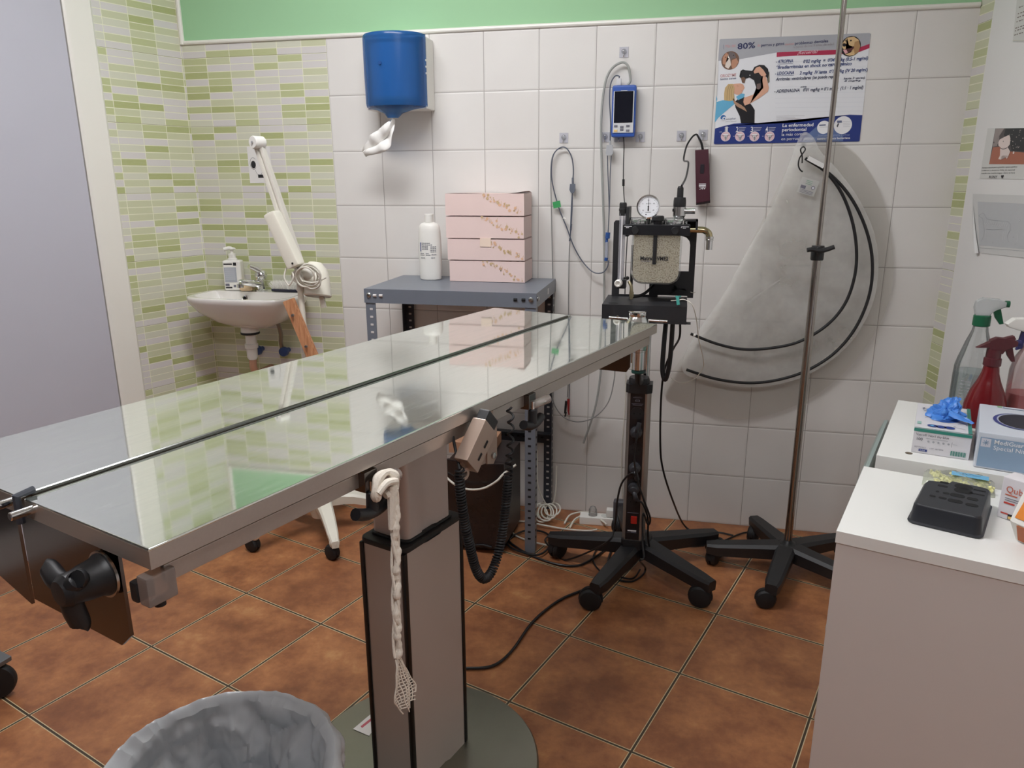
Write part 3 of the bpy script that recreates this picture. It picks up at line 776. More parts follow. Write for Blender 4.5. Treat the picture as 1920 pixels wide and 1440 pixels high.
sp = b.build('sponge', mat('beige sponge', (222, 196, 160), .9, var=.1, scale=120, bump=.5, bscale=300)); tag(sp, 'beige sponge between the pump bottle and the tap', 'sponge')
NB = thing('scrub_brush', 'dark-backed brush with white bristles lying beside the tap', 'brush', (-.815, -.045, .8655), -.06)
b = MB(); b.box((0, 0, .0055), (.125, .036, .011), bevel=.004); b.build('brush_back', mat('navy plastic', (40, 42, 58), .4), NB, local=True)
b = MB(); r = random.Random(2)
b.box((0, 0, .020), (.108, .030, .020), bevel=.006)
for i in range(900):
    x, y = r.uniform(-.058, .058), r.uniform(-.017, .017); d = Vector((r.uniform(-.5, .5)+x*7, r.uniform(-.6, .6)+y*14, 1)).normalized(); p = Vector((x, y, .010))
    q = p + d*r.uniform(.026, .036); e = d.orthogonal().normalized()*.0007
    b.poly([p-e, p+e, q+e*.4, q-e*.4])
b.build('bristles', mat('white bristle', (236, 234, 228), .7, var=.04), NB, local=True, recalc=False, wn=False)

# paper with a pictogram on the green tiles
a = Art(lambda p, q, l: Vector((p, -.001-l, q)))
PAP = ink('paper white', (226, 224, 222))
x0, z1 = -.962, 1.424; a.rect(x0, z1-.138, x0+.099, z1, PAP, 0)
LG = ink('line grey', (70, 70, 76))
cx, cz = x0+.022, z1-.068
a.disc(cx, cz, .0105, INKB, 2, 20, .0145); a.line([(cx-.014+.028*.5*(1+math.cos(t)), cz+.022*math.sin(t)+.004) for t in [k*PI/8 for k in range(2, 15)]], .0012, LG)
a.line([(cx+.006, cz-.02), (cx+.012, cz-.034), (cx+.022, cz-.04)], .001, LG); a.line([(cx+.03, cz+.03), (cx+.038, cz-.02), (cx+.02, cz-.05)], .001, LG)
a.rect(cx+.016, cz-.050, cx+.040, cz-.038, INKB, 2); a.disc(cx+.06, cz+.02, .004, INKB); a.disc(cx+.068, cz-.012, .0035, INKB)
tag(a.build('paper_sheet'), 'small white paper with black drawing, taped to the green tiles above the basin', 'paper')

# ------------------------------------------------------------------ casters and star bases
def caster(root, p, ang, r, m, wm_=None, name='caster'):
    """twin-wheel caster under p (top of stem), wheels on the floor"""
    p = Vector(p); d = Vector((math.cos(ang), math.sin(ang), 0)); s_ = Vector((-d.y, d.x, 0)); c = Vector((p.x, p.y, r)) - d*r*.55
    b = MB(); b.cyl((p.x, p.y, r*1.5), p, .0055, seg=12)
    # hood: half drum over the wheels
    pts = [c + d*math.cos(t)*r*1.06 + Vector((0, 0, math.sin(t)*r*1.06)) - s_*r*.16 for t in [PI*k/12 - .15 for k in range(14)]]
    b.prism(pts, s_*r*.32)
    b.tube([c + d*r*.2 + Vector((0, 0, r*.55)), Vector((p.x, p.y, r*1.15)), Vector((p.x, p.y, r*1.7))], r*.36, seg=12)
    o = b.build(name, m, root)
    b = MB()
    b.lathe([(0, -.62*r), (r*.55, -.62*r), (r*.86, -.54*r), (r, -.36*r), (r, -.1*r), (r*.8, -.06*r), (r*.8, .06*r), (r, .1*r), (r, .36*r), (r*.86, .54*r), (r*.55, .62*r), (0, .62*r)], c, s_, 24)
    b.build('wheel', wm_ or m, o)
    return o

def star_base(root, c, r, a0, m, hub_z, tip_z, w0, w1, h0, h1, cr, bow=0.0, n=5):
    c = Vector((c[0], c[1], 0))
    for k in range(n):
        a = a0 + 2*PI*k/n; d = Vector((math.cos(a), math.sin(a), 0)); s_ = Vector((-d.y, d.x, 0))
        b = MB(); P = []
        secs = 7
        for i in range(secs+1):
            t = i/secs; x = .018 + (r+.018-.018)*t; z = hub_z + (tip_z-hub_z)*t + bow*math.sin(PI*t)
            w = w0 + (w1-w0)*t; h = h0 + (h1-h0)*t
            if i == secs: w *= .8; h *= .85
            q = c + d*x + Vector((0, 0, z)); P.append([q + s_*w*.36, q + s_*w*.5 - Vector((0, 0, h*.22)), q + s_*w*.44 - Vector((0, 0, h)), q - s_*w*.44 - Vector((0, 0, h)), q - s_*w*.5 - Vector((0, 0, h*.22)), q - s_*w*.36])
        V_ = [[b.bm.verts.new(p) for p in R_] for R_ in P]
        for A, B in zip(V_, V_[1:]):
            for j in range(6): b.face([A[j], A[(j+1) % 6], B[(j+1) % 6], B[j]])
        b.face(V_[0][::-1]); b.face(V_[-1])
        b.build('leg', m, root)
        ca = a + (1.9, .5, 2.6, -.7, 1.1)[k % 5]
        caster(root, c + d*r + Vector((0, 0, tip_z - h1*.7)), ca, cr, RUBBER)

# ------------------------------------------------------------------ examination lamp folded up beside the basin
LX, LY = -.57, -.37
EL = thing('examination_lamp', 'white jointed examination lamp on a five-legged rolling stand, beside the wash basin', 'lamp', (LX, LY, 0))
IV = mat('ivory plastic', (230, 226, 212), .4, var=.02); IVM = mat('ivory enamel', (218, 214, 204), .35, var=.03)
star_base(EL, (LX, LY), .262, math.radians(-125.5), IV, .150, .080, .066, .034, .046, .03, .028, bow=.03)
for k in range(5):
    a_ = math.radians(-125.5) + 2*PI*k/5; b = MB(); b.ball((LX + .262*math.cos(a_), LY + .262*math.sin(a_), .068), (.019, .019, .022), 16); b.build('foot_socket', IV, EL)
b = MB(); b.lathe([(0, .06), (.034, .06), (.042, .09), (.042, .15), (.03, .175), (.017, .19), (0, .19)], (LX, LY, 0), seg=28); b.build('hub', IV, EL)
b = MB(); b.cyl((LX, LY, .18), (LX-.012, LY, .93), .0105, seg=18); b.build('pole', IV, EL)
J = Vector((-0.5789,-0.37,0.9823)); T_ = Vector((-0.7022,-0.37,1.4195))
b = MB(); b.lathe([(0, -.02), (.021, -.02), (.023, -.015), (.023, .015), (.021, .02), (0, .02)], J + Vector((0, -.004, -.01)), (0, 1, 0), 24)
b.tube([J + Vector((0, 0, -.02)), Vector((LX-.012, LY, .92))], .013, smooth=False, seg=14); b.build('lower_joint', IVM, EL)
ax = (T_-J).normalized(); sd = Vector((0, 1, 0)).cross(ax).normalized()
b = MB()
b.bar(J + sd*.012 + Vector((0, .012, 0)), T_ + sd*.009 + Vector((0, .012, 0)), .012, .024, up=(0, 1, 0), bevel=.002)
b.bar(J - sd*.010 + Vector((0, .012, 0)), T_ - sd*.009 + Vector((0, .012, 0)), .012, .024, up=(0, 1, 0), bevel=.002)
b.bar(J + Vector((0, .012, 0)), T_ + Vector((0, .012, 0)), .010, .012, up=(0, 1, 0))
b.build('upper_arm', IVM, EL)
b = MB(); b.lathe([(0, -.022), (.0185, -.022), (.021, -.018), (.021, .018), (.0185, .022), (0, .022)], T_ + Vector((.004, .004, 0)), (.35, 1, 0), 28)
o = b.build('elbow_joint', WHITEPL, EL); b = MB(); b.cyl(T_ + Vector((-.003, -.0185, 0)), T_ + Vector((-.004, -.021, 0)), .004, seg=12); b.build('pivot_bolt', ZINC, o)
q0, q1 = Vector((-0.6501,-0.4,1.1907)), Vector((-0.5729,-0.4,1.0079))
b = MB(); b.bar(q0, q1, .046, .052, up=(0, 1, 0), w2=.050, bevel=.011); o = b.build('arm_housing', IV, EL)
b = MB(); b.cyl(q1 + Vector((.0, -.0262, .014)), q1 + Vector((.0, -.0275, .014)), .0035, seg=10); b.build('screw', DARK, o)
HD = Vector((-0.5321,-0.34,0.9459))
b = MB(); hx = Vector((.16, -.28, -1)).normalized()
b.lathe([(0, -.072), (.022, -.072), (.040, -.05), (.046, -.02), (.048, .045), (.044, .05), (.040, .045), (0, .045)], HD, hx, 30); b.build('lamp_head', IV, EL)
b = MB(); b.lathe([(0, .0), (.036, .0), (.043, .0015), (.043, .003), (0, .003)], HD + hx*.0475, hx, 30); b.build('lamp_rim', mat('dim lens', (150, 142, 136), .3), EL)
b = MB(); b.bar(HD + hx*.05 + Vector((.014, 0, 0)), HD + hx*.09 + Vector((.016, .006, 0)), .018, .008, up=(0, 1, 0)); b.build('handle', IV, EL)
b = MB(); b.ball(Vector((-0.5464,-0.37,0.983)), (.026, .022, .026), 18); b.build('head_joint', IVM, EL)
b = MB()
for i, (cx, cy, r, tl) in enumerate([(594, 515, .046, .0), (590, 520, .043, .35), (596, 524, .047, -.3), (586, 522, .040, .6), (600, 516, .044, .2)]):
    c = Vector((-.523 + (cx-594)*.00145, -.405 - .004*i, .985 - (cy-515)*.0014))
    e1 = Vector((math.cos(tl), -.25, math.sin(tl))); e2 = Vector((-math.sin(tl)*.8, -.12, math.cos(tl)*.8))
    b.tube([c + e1*math.cos(k*PI/5)*r + e2*math.sin(k*PI/5)*r*(.86+.05*i) for k in range(10)], .0033, seg=7, closed=True, n=5)
b.tube([(-0.606,-0.41,1.0047), (-0.6115,-0.42,0.9728), (-0.5959,-0.42,0.9456), (-0.5773,-0.42,0.9736), (-0.5852,-0.41,0.9905)], .003, seg=7)
b.tube([(-0.5497,-0.41,0.9602), (-0.4989,-0.42,0.9572), (-0.454,-0.42,0.9764)], .003, seg=7)
b.build('cable_coil', CABLEW, EL)
b0, b1 = Vector((-0.6137,-0.4,0.892)), Vector((-0.5147,-0.4,0.6308)); WD = wood()
b = MB(); b.bar(b0, b1, .040, .018, up=(0, 1, 0), bevel=.0015); BD = b.build('wooden_board', WD, None)
tag(BD, 'short wooden board with two screws, held upright against the white lamp pole', 'board')
for f in (.20, .62):
    p = b0.lerp(b1, f) + Vector((0, -.009, 0)); b = MB(); b.cyl(p, p + Vector((0, -.008, 0)), .003, seg=10); b.lathe([(0, 0), (.0065, 0), (.005, .004), (0, .005)], p + Vector((0, -.006, 0)), (0, -1, 0), 12); b.build('screw', ZINC, BD)

# ------------------------------------------------------------------ paper towel dispenser
PD = thing('paper_towel_dispenser', 'blue and white paper towel dispenser on the wall with paper hanging out', 'paper dispenser', (-.296, 0, 1.535))
b = MB(); b.span((-.411, -.095, 1.537), (-.184, -.0005, 1.776), .008); b.build('back_box', WHITEPL, PD)
BLUE = t_ = None
t = NT('translucent blue plastic'); o = t.obj()
sx = t.n('ShaderNodeSeparateXYZ'); t.l(o, sx.inputs[0])
t.m.use_nodes = True
tr = t.n('ShaderNodeBsdfTransparent'); tr.inputs[0].default_value = lin((130, 176, 226))
pr = t.princ(lin((42, 96, 158)), .22, 0); ms = t.n('ShaderNodeMixShader'); ms.inputs[0].default_value = .62
t.l(tr.outputs[0], ms.inputs[1]); t.l(pr.outputs[0], ms.inputs[2]); t.l(ms.outputs[0], t.out.inputs[0]); BLUE = t.m
b = MB(); N = 26
def cov(z, k=1.0):
    P = [Vector((-.296 - .1125, -.09, z))]
    for i in range(N+1):
        a = PI - PI*i/N; P.append(Vector((-.296 + math.cos(a)*.1135*k, -.092 - math.sin(a)*.098*k, z)))
    return P + [Vector((-.296 + .1125, -.09, z))]
rows = [[b.bm.verts.new(p) for p in cov(z, k)] for z, k in ((1.775, .90), (1.781, .96), (1.776, .995), (1.768, 1.0), (1.66, 1.0), (1.556, .985), (1.545, .965))]
# funnel at the bottom
noz = Vector((-.296, -.15, 0))
for z, f in ((1.534, .60), (1.521, .30), (1.505, .17)):
    rows.append([b.bm.verts.new(noz.lerp(Vector((p.x, p.y, 0)), f) + Vector((0, 0, z))) for p in cov(0, .97)])
for A, B in zip(rows, rows[1:]):
    for i in range(len(A)-1): b.face([A[i], A[i+1], B[i+1], B[i]])
b.face(rows[0])
b.build('cover', BLUE, PD, angle=40)
b = MB(); b.span((-.400, -.0975, 1.545), (-.192, -.0955, 1.772)); b.build('interior_shade', mat('interior shade navy', (40, 66, 110), .6), PD)  # added navy sheet, stands in for the shade inside the cover behind the roll
b = MB(); b.lathe([(0, 1.573), (.082, 1.573), (.084, 1.578), (.084, 1.742), (.082, 1.746), (.03, 1.746), (.03, 1.70), (0, 1.70)], (-.296, -.1, 0), seg=36); b.build('paper_roll', mat('bluish paper roll', (206, 222, 236), .9), PD)
for z in (1.696, 1.675, 1.654):
    b = MB(); b.cyl((-.1835, -.099, z), (-.181, -.099, z), .0035, seg=10); b.build('catch', WHITEPL, PD)
b = MB(); b.lathe([(0, 0), (.006, 0), (.005, .003), (0, .003)], (-.316, -.189, 1.68), (0, -1, 0), 14); b.build('lock', mat('blue lock', (24, 70, 130), .4), PD)
PT = mat('tissue paper', (232, 230, 226), .9, var=.04, scale=60, bump=.4, bscale=90, Transmission_Weight=.0)
E0, E1 = Vector((-0.2923,-0.15,1.5036)), Vector((-0.4076,-0.15,1.3868))
def tissue(u, v):
    c = E0.lerp(E1, v) + Vector((.010*math.sin(v*PI), 0, -.014*math.sin(v*PI*1.0)))
    w = (.010 + .010*abs(noise.noise(Vector((u*4, v*9, 2))))*(v > .3) + .050*math.sin(min(1, v*1.5)*PI*.62))*(1 if v < .62 else max(.25, 1 - (v-.62)*2.1))
    k = (u-.5)
    return c + Vector((k*w*.9, .010*math.sin(u*9 + v*6) + .006*math.sin(v*19), k*w*-.75 - .008*math.cos(u*11 + v*4)*(v > .1)))
b = MB(); b.sheet(tissue, 16, 22); b.build('paper_end', PT, PD, recalc=False)

# ------------------------------------------------------------------ clear stick-on hooks
PLAQ = clear('clear hook plate', (236, 236, 244), .55, .2, .1)
HK = thing('wall_hook', '', 'hook', (0, 0, 0))
b = MB(); b.box((0, -.0012, 0), (.031, .0022, .034), bevel=.001); b.build('hook_plate', PLAQ, HK, local=True)
b = MB(); b.lathe([(0, 0), (.0085, 0), (.0085, .003), (.006, .005), (0, .0055)], (0, -.0024, .002), (0, -1, 0), 18); b.build('hook_base', CLEARP, HK, local=True)
b = MB(); b.tube([(0, -.007, .003), (0, -.009, -.010), (0, -.012, -.017), (0, -.018, -.017), (0, -.020, -.011)], .0014, seg=8); b.build('hook', CHROME, HK, local=True)
hooks = [(.291, 1.437, 'clear adhesive hook holding the looped sensor leads, left of the monitor'), (.494, 1.711, 'topmost clear adhesive hook, holding the grey hose above the blue monitor'), (.438, 1.437, 'clear adhesive hook behind the grey hose, just left of the monitor foot'), (.486, 1.437, 'clear adhesive hook half hidden behind the lower end of the blue monitor'), (.560, 1.436, 'empty clear adhesive hook at the right of the blue monitor'), (.700, 1.437, 'empty clear adhesive hook left of the black lead of the clipper'), (.772, 1.439, 'clear adhesive hook holding the maroon clipper and its lead')]
for i, (x, z, lb) in enumerate(hooks):
    h = HK if i == 0 else copy_tree(HK); h.location = (x, -.0005, z); h['label'] = lb; h['group'] = 'clear adhesive wall hooks'

# ------------------------------------------------------------------ hand-held monitor
MO = thing('patient_monitor', 'blue hand-held monitor with dark screen hanging on the white tiles', 'monitor', (.5, -.03, 1.515))
BUMP = mat('blue rubber', (42, 84, 168), .45, var=.04)
mx0, mx1, mz0, mz1 = .4615, .5435, 1.434, 1.603
b = MB(); b.span((mx0, -.045, mz0), (mx1, -.012, mz1), .009); b.build('bumper', BUMP, MO)
b = MB(); b.span((mx0+.006, -.0485, mz0+.014), (mx1-.006, -.044, mz1-.02), .0015); fc = b.build('face', mat('pale grey face', (206, 208, 210), .4), MO)
b = MB(); b.span((mx0+.0095, -.0495, mz0+.047), (mx1-.0095, -.0483, mz1-.021)); b.build('screen', mat('dark screen', (22, 24, 34), .08), fc)
b = MB(); b.span((mx0+.03, -.0496, mz1-.0205), (mx1-.03, -.0487, mz1-.0185)); b.build('status_light', ink('light print', (190, 196, 200)), fc)
for x, z, m in ((.478, .036, GREYI), (.519, .036, GREYI), (.4985, .033, GREYI), (.4985, .024, GREYI), (.478, .021, ink('orange key', (232, 196, 120))), (.519, .021, GREYI)):
    b = MB(); b.box((x, -.0492, mz0+z), (.012, .002, .007), bevel=.0008); b.build('button', m, fc)
b = MB(); b.span((.474, -.04, mz1-.001), (.491, -.022, mz1+.022), .003); b.build('plug', mat('pale grey plug', (206, 206, 210), .4), MO)
def cable(name, label, cat, pts, r, m, n=8, seg=8, parent=None, group=None):
    b = MB(); b.tube(pts, r, seg=seg, n=n); o = b.build(name, m, parent)
    if parent is None: tag(o, label, cat, group)
    return o
GH = mat('grey hose', (158, 160, 156), .45, var=.05)
cable('hose', 'thick pale grey hose looped over the top hook, its free end hanging below the table', 'hose',
      [(.513, -.03, 1.604), (0.521,-0.03,1.6188), (0.5123,-0.03,1.6611), (0.4932,-0.022,1.6763), (0.4648,-0.022,1.6655), (0.4437,-0.02,1.6394), (0.4321,-0.02,1.597), (0.4251,-0.02,1.5194), (0.4256,-0.02,1.4314), (0.4328,-0.02,1.3055), (0.4432,-0.02,1.139), (0.4494,-0.02,0.9866), (0.453,-0.02,0.7894), (0.4505,-0.03,0.6284), (0.4327,-0.03,0.4595), (0.3889,-0.03,0.3025)], .0042, GH)
PRB = thing('sensor_lead', 'slate sensor lead from the monitor plug through a grey splitter to a blue adapter', 'cable', (0.4586,-0.02,1.3864))
cable('lead', '', '', [(.482, -.031, 1.625), (0.4828,-0.03,1.6318), (0.4683,-0.03,1.6323), (0.4546,-0.03,1.6072), (0.4522,-0.025,1.553), (0.4575,-0.02,1.4837), (0.4576,-0.02,1.4203)], .0022, CABLED, parent=PRB)
b = MB(); b.prism([(0.4469,-0.022,1.4097), (0.4674,-0.022,1.4094), (0.4701,-0.022,1.3809), (0.4648,-0.022,1.3738), (0.448,-0.022,1.3739), (0.444,-0.022,1.3829)], (0, -.01, 0), .001); b.tube([(0.4581,-0.027,1.4235), (0.4586,-0.027,1.4075)], .004, smooth=False); b.build('splitter', mat('grey splitter', (176, 178, 182), .4), PRB)
for x0, x1 in ((1139, 1139), (1145, 1143)):
    cable('lead', '', '', [(0.4501,-0.025,1.3738) if x0 == 1139 else (0.4632,-0.025,1.3737), (0.4539,-0.024,1.3054) if x0 == 1139 else (0.4614,-0.024,1.3053), (0.4617,-0.032,1.1956) if x0 == 1139 else (0.4632,-0.034,1.2141), (0.461,-0.036,1.1064)], .0017, CABLED, parent=PRB)
BLU = mat('blue clip plastic', (44, 84, 150), .4)
b = MB(); b.tube([(0.4608,-0.036,1.1101), (0.4596,-0.036,1.0894)], .0085, smooth=False, seg=10); b.tube([(0.4576,-0.036,1.0894), (0.4562,-0.036,1.0743)], .005, smooth=False); b.build('clip', BLU, PRB)
b = MB(); b.tube([(0.458,-0.036,1.0762), (0.4578,-0.036,1.0192)], .0062, smooth=False, seg=12); b.build('adapter', mat('grey adapter', (168, 172, 184), .35), PRB)
b = MB(); b.tube([(0.4577,-0.036,1.0211), (0.4561,-0.036,1.0096)], .0066, smooth=False, seg=12); b.build('clip', BLU, PRB)
CBX = thing('charging_cable', 'thin black cable hanging straight down from under the blue monitor', 'cable', (0.5092,-0.03,1.287))
cable('cable', '', '', [(0.504,-0.03,1.4367), (0.507,-0.03,1.4032), (0.5073,-0.03,1.341), (0.5095,-0.03,1.2779), (0.5177,-0.06,1.215), (.546, -.28, 1.15), (.546, -.30, 1.0), (.55, -.30, .7)], .0017, CABLEB, parent=CBX)
b = MB(); b.tube([(0.509,-0.03,1.2942), (0.5098,-0.03,1.2707)], .0042, smooth=False, seg=10); b.build('ferrite', CABLEB, CBX)

# looped sensor leads on the left hook
LL = thing('electrode_leads', 'looped slate electrode leads hanging from the left hook, ending in crocodile clips', 'cable', (0.2943,-0.02,1.3974))
def lead(pts, r=.0022, m=CABLED): cable('lead', '', '', pts, r, m, parent=LL)
lead([(0.3285,-0.02,1.2876), (0.3298,-0.02,1.328), (0.3233,-0.02,1.3699), (0.3036,-0.019,1.4009), (0.2806,-0.019,1.403), (0.258,-0.02,1.3797), (0.2508,-0.02,1.3341), (0.2552,-0.02,1.2787), (0.2796,-0.02,1.1946), (0.3084,-0.024,1.1287), (0.335,-0.024,1.0621), (0.3694,-0.024,1.0048), (0.4108,-0.036,0.9682), (0.4461,-0.04,0.9675), (0.4629,-0.04,0.989), (0.4657,-0.036,1.0116)])
lead([(0.2898,-0.016,1.3994), (0.2668,-0.016,1.3942), (0.2481,-0.016,1.3433), (0.2517,-0.016,1.1754), (0.2576,-0.016,0.9823), (0.2637,-0.016,0.782), (0.2622,-0.02,0.5959), (0.2634,-0.02,0.4785)], .002, CABLEG)
b = MB(); b.tube([(0.3283,-0.02,1.3005), (0.3287,-0.02,1.2784)], .004, smooth=False); b.prism([(0.3187,-0.017,1.2784), (0.3379,-0.017,1.2784), (0.3383,-0.017,1.258), (0.3327,-0.017,1.2469), (0.323,-0.017,1.2469), (0.3171,-0.017,1.2581)], (0, -.008, 0), .001); b.build('junction', mat('slate junction', (104, 110, 122), .4), LL)
for d in (-3, 0, 3):
    lead([(0.3273,-0.02,1.2507), Vector((0.3263,-0.02,1.1947)) + Vector((d*.0006, 0, 0)), Vector((0.3237,-0.02,1.1191)) + Vector((d*.0003, 0, 0)), (0.3222,-0.02,1.0885)], .0017)
b = MB(); b.tube([(0.3253,-0.02,1.1381), (0.3237,-0.02,1.1153)], .0035, smooth=False); b.tube([(0.3222,-0.02,1.0885), (0.3204,-0.02,1.077)], .003, smooth=False); b.build('sleeve', CABLED, LL)
lead([(0.3222,-0.02,1.0885), (0.3196,-0.02,1.0035), (0.3199,-0.02,0.8653), (0.3224,-0.02,0.703), (0.3244,-0.02,0.5779), (0.3218,-0.02,0.482)], .0021, CABLEG)
lead([(0.3241,-0.02,0.599), (0.3294,-0.02,0.5252), (0.3281,-0.02,0.4759)], .0013)
b = MB(); b.poly([(0.2565,-0.024,1.2153), (0.2838,-0.024,1.221), (0.2879,-0.024,1.1985), (0.2607,-0.024,1.1927)]); b.build('cable_tag', mat('green tag', (60, 158, 92), .5), LL)
b = MB(); b.tube([(0.2963,-0.024,1.1608), (0.3041,-0.024,1.1552)], .004, smooth=False); b.build('bead', WHITEPL, LL)
for px, m in ((0, mat('red clip', (150, 44, 44), .4)), (1, BLACKP)):
    p = Vector((0.326,-0.02,0.4758)) if px == 0 else Vector((0.3178,-0.02,0.4667))
    b = MB(); b.bar(p, p + Vector((.001-.006*px, 0, -.05)), .010, .008, up=(0, 1, 0), w2=.006); b.bar(p + Vector((0, 0, -.045)), p + Vector((-.008*px+.003, 0, -.064)), .005, .004, up=(0, 1, 0)); b.build('crocodile_clip', m, LL)
cable('thin_tube', 'thin grey tube sagging in a loop below the table end', 'tube', [(0.266,-0.05,0.5086), (0.2769,-0.05,0.4558), (0.3149,-0.05,0.4088), (0.3709,-0.05,0.3952), (0.4319,-0.05,0.4186), (0.4809,-0.05,0.479), (0.5003,-0.05,0.5636), (0.5019,-0.05,0.6357), (0.4968,-0.05,0.7964)], .0022, CABLEG)
cable('white_wire', 'thin white wire running down the tiles behind the power strip', 'cable', [(0.5399,-0.006,0.5855), (0.5424,-0.006,0.4591), (0.5362,-0.006,0.2851), (0.5424,-0.006,0.1065), (0.5543,-0.006,0.0043)], .0018, CABLEW)

# hair clipper hanging on its hook
CL = thing('hair_clipper', 'maroon hair clipper hanging upside down on a wall hook', 'clipper', (0.7758,-0.03,1.3036))
MAR = mat('maroon plastic', (74, 34, 46), .38, var=.06)
b = MB(); b.prism([(0.7479,-0.012,1.3885), (0.7921,-0.012,1.3915), (0.8013,-0.012,1.3036), (0.8083,-0.012,1.2214), (0.7619,-0.012,1.2123), (0.7547,-0.012,1.3038)], (0, -.034, 0), .004); b.build('clipper_body', MAR, CL)
b = MB(); b.box((.775, -.0468, 1.327), (.013, .002, .03), bevel=.001); b.build('switch', mat('dark switch', (34, 26, 36), .4), CL)
b = MB(); b.prism([(0.7616,-0.014,1.2177), (0.808,-0.014,1.225), (0.8087,-0.014,1.2142), (0.7622,-0.014,1.2069)], (0, -.03, 0)); b.build('blade', mat('dark blade', (70, 62, 64), .3, .8), CL)
a = Art(lambda p, q, l: Vector((.7785 + p, -.0463 - l, 1.255 + q)))
a.text('ABC', .012, .012, .011, INKW, rot=PI, bold=.02, width=.022); a.rect(-.011, .014, .012, .019, INKW); a.rect(-.011, .021, .012, .0235, INKW)
a.build('printed_logo', CL)
b = MB(); b.lathe([(.005, -.001), (.0065, -.001), (.0065, .001), (.005, .001), (.005, -.001)], (0.7562,-0.03,1.393), (0, 1, 0), 16); b.lathe([(.005, -.001), (.0065, -.001), (.0065, .001), (.005, .001), (.005, -.001)], (0.7861,-0.03,1.3944), (0, 1, 0), 16); b.build('hanging_loop', CLEARP, CL)
cable('clipper_lead', '', '', [(0.7742,-0.03,1.3876), (0.7675,-0.03,1.4119), (0.7557,-0.024,1.4331), (0.7483,-0.022,1.4402), (0.7347,-0.03,1.4297), (0.7186,-0.05,1.3997), (0.7121,-0.08,1.3557), (.727, -.2, 1.345), (.722, -.34, 1.30), (.7105, -.47, 1.275)], lambda s: .0042 - .0012*min(1, s*3), CABLEB, parent=CL)

# ------------------------------------------------------------------ anaesthesia machine on a five-star rolling base
MX, MY = .63, -.43
AM = thing('anaesthesia_machine', 'black anaesthesia machine with granule canister, gauge and flow tube on a rolling stand', 'anaesthesia machine', (MX, MY, 0))
star_base(AM, (MX, MY), .292, math.radians(-111.8), BLACKP, .130, .098, .068, .046, .056, .040, .036)
b = MB(); b.lathe([(0, .075), (.04, .075), (.05, .09), (.05, .122), (.040, .14), (.02, .15), (0, .15)], (MX, MY, 0), seg=30); b.build('hub', BLACKP, AM)
b = MB(); b.cyl((MX, MY, .14), (MX, MY, .93), .0125, seg=18); b.build('pole', CHROME, AM)
# folded black tray
yf, yb, zt = -.578, -.385, .9385
b = MB()

b.span((.4995, yf, zt-.003), (.7445, yb, zt)); b.span((.4995, yf, zt-.052), (.7445, yf+.003, zt-.003))
b.span((.4995, yf+.003, zt-.052), (.7445, yf+.020, zt-.049)); b.span((.7445-.003, yf+.003, zt-.049), (.7445, yb, zt-.003)); b.span((.7445, yf+.003, zt-.052), (.757, yf+.03, zt-.049))
tray = b.build('tray', BLACKS, AM)
b = MB(); b.lathe([(0, 0), (.011, 0), (.011, .0006), (0, .0006)], (.530, -.55, zt), sx=1.3); b.build('tray_hole', DARK, tray)
# upright back plate with cut-outs
b = MB(); y0, y1 = -.405, -.399
b.prism([(.512, y0, zt), (.512, y0, 1.165), (.517, y0, 1.172), (.535, y0, 1.172), (.535, y0, zt)], (0, y1-y0, 0))
b.span((.535, y0, zt), (.655, y1, zt+.006)); b.span((.628, y0, zt+.006), (.745, y1, 1.02), 0)
b.prism([(.745, y0, zt), (.745, y0, 1.172), (.763, y0, 1.172), (.763, y0, zt)], (0, y1-y0, 0))
b.prism([(.690, y0, zt+.006), (.745, y0, zt+.006), (.745, y0, zt+.02), (.735, y0, zt+.028), (.715, y0, zt+.028), (.706, y0, zt+.04), (.690, y0, 1.02)], (0, y1-y0, 0))
b.span((.535, y0, 1.128), (.745, y1, 1.172))
b.prism([(.745, y0, 1.10), (.745, y0, 1.128), (.715, y0, 1.128), (.733, y0, 1.122), (.742, y0, 1.112)], (0, y1-y0, 0))
b.build('back_plate', BLACKS, AM)
b = MB(); b.span((.757, y0-.07, 1.150), (.763, y1, 1.178)); b.span((.72, y0-.07, 1.174), (.763, y1, 1.178)); b.build('side_plate', BLACKS, AM)
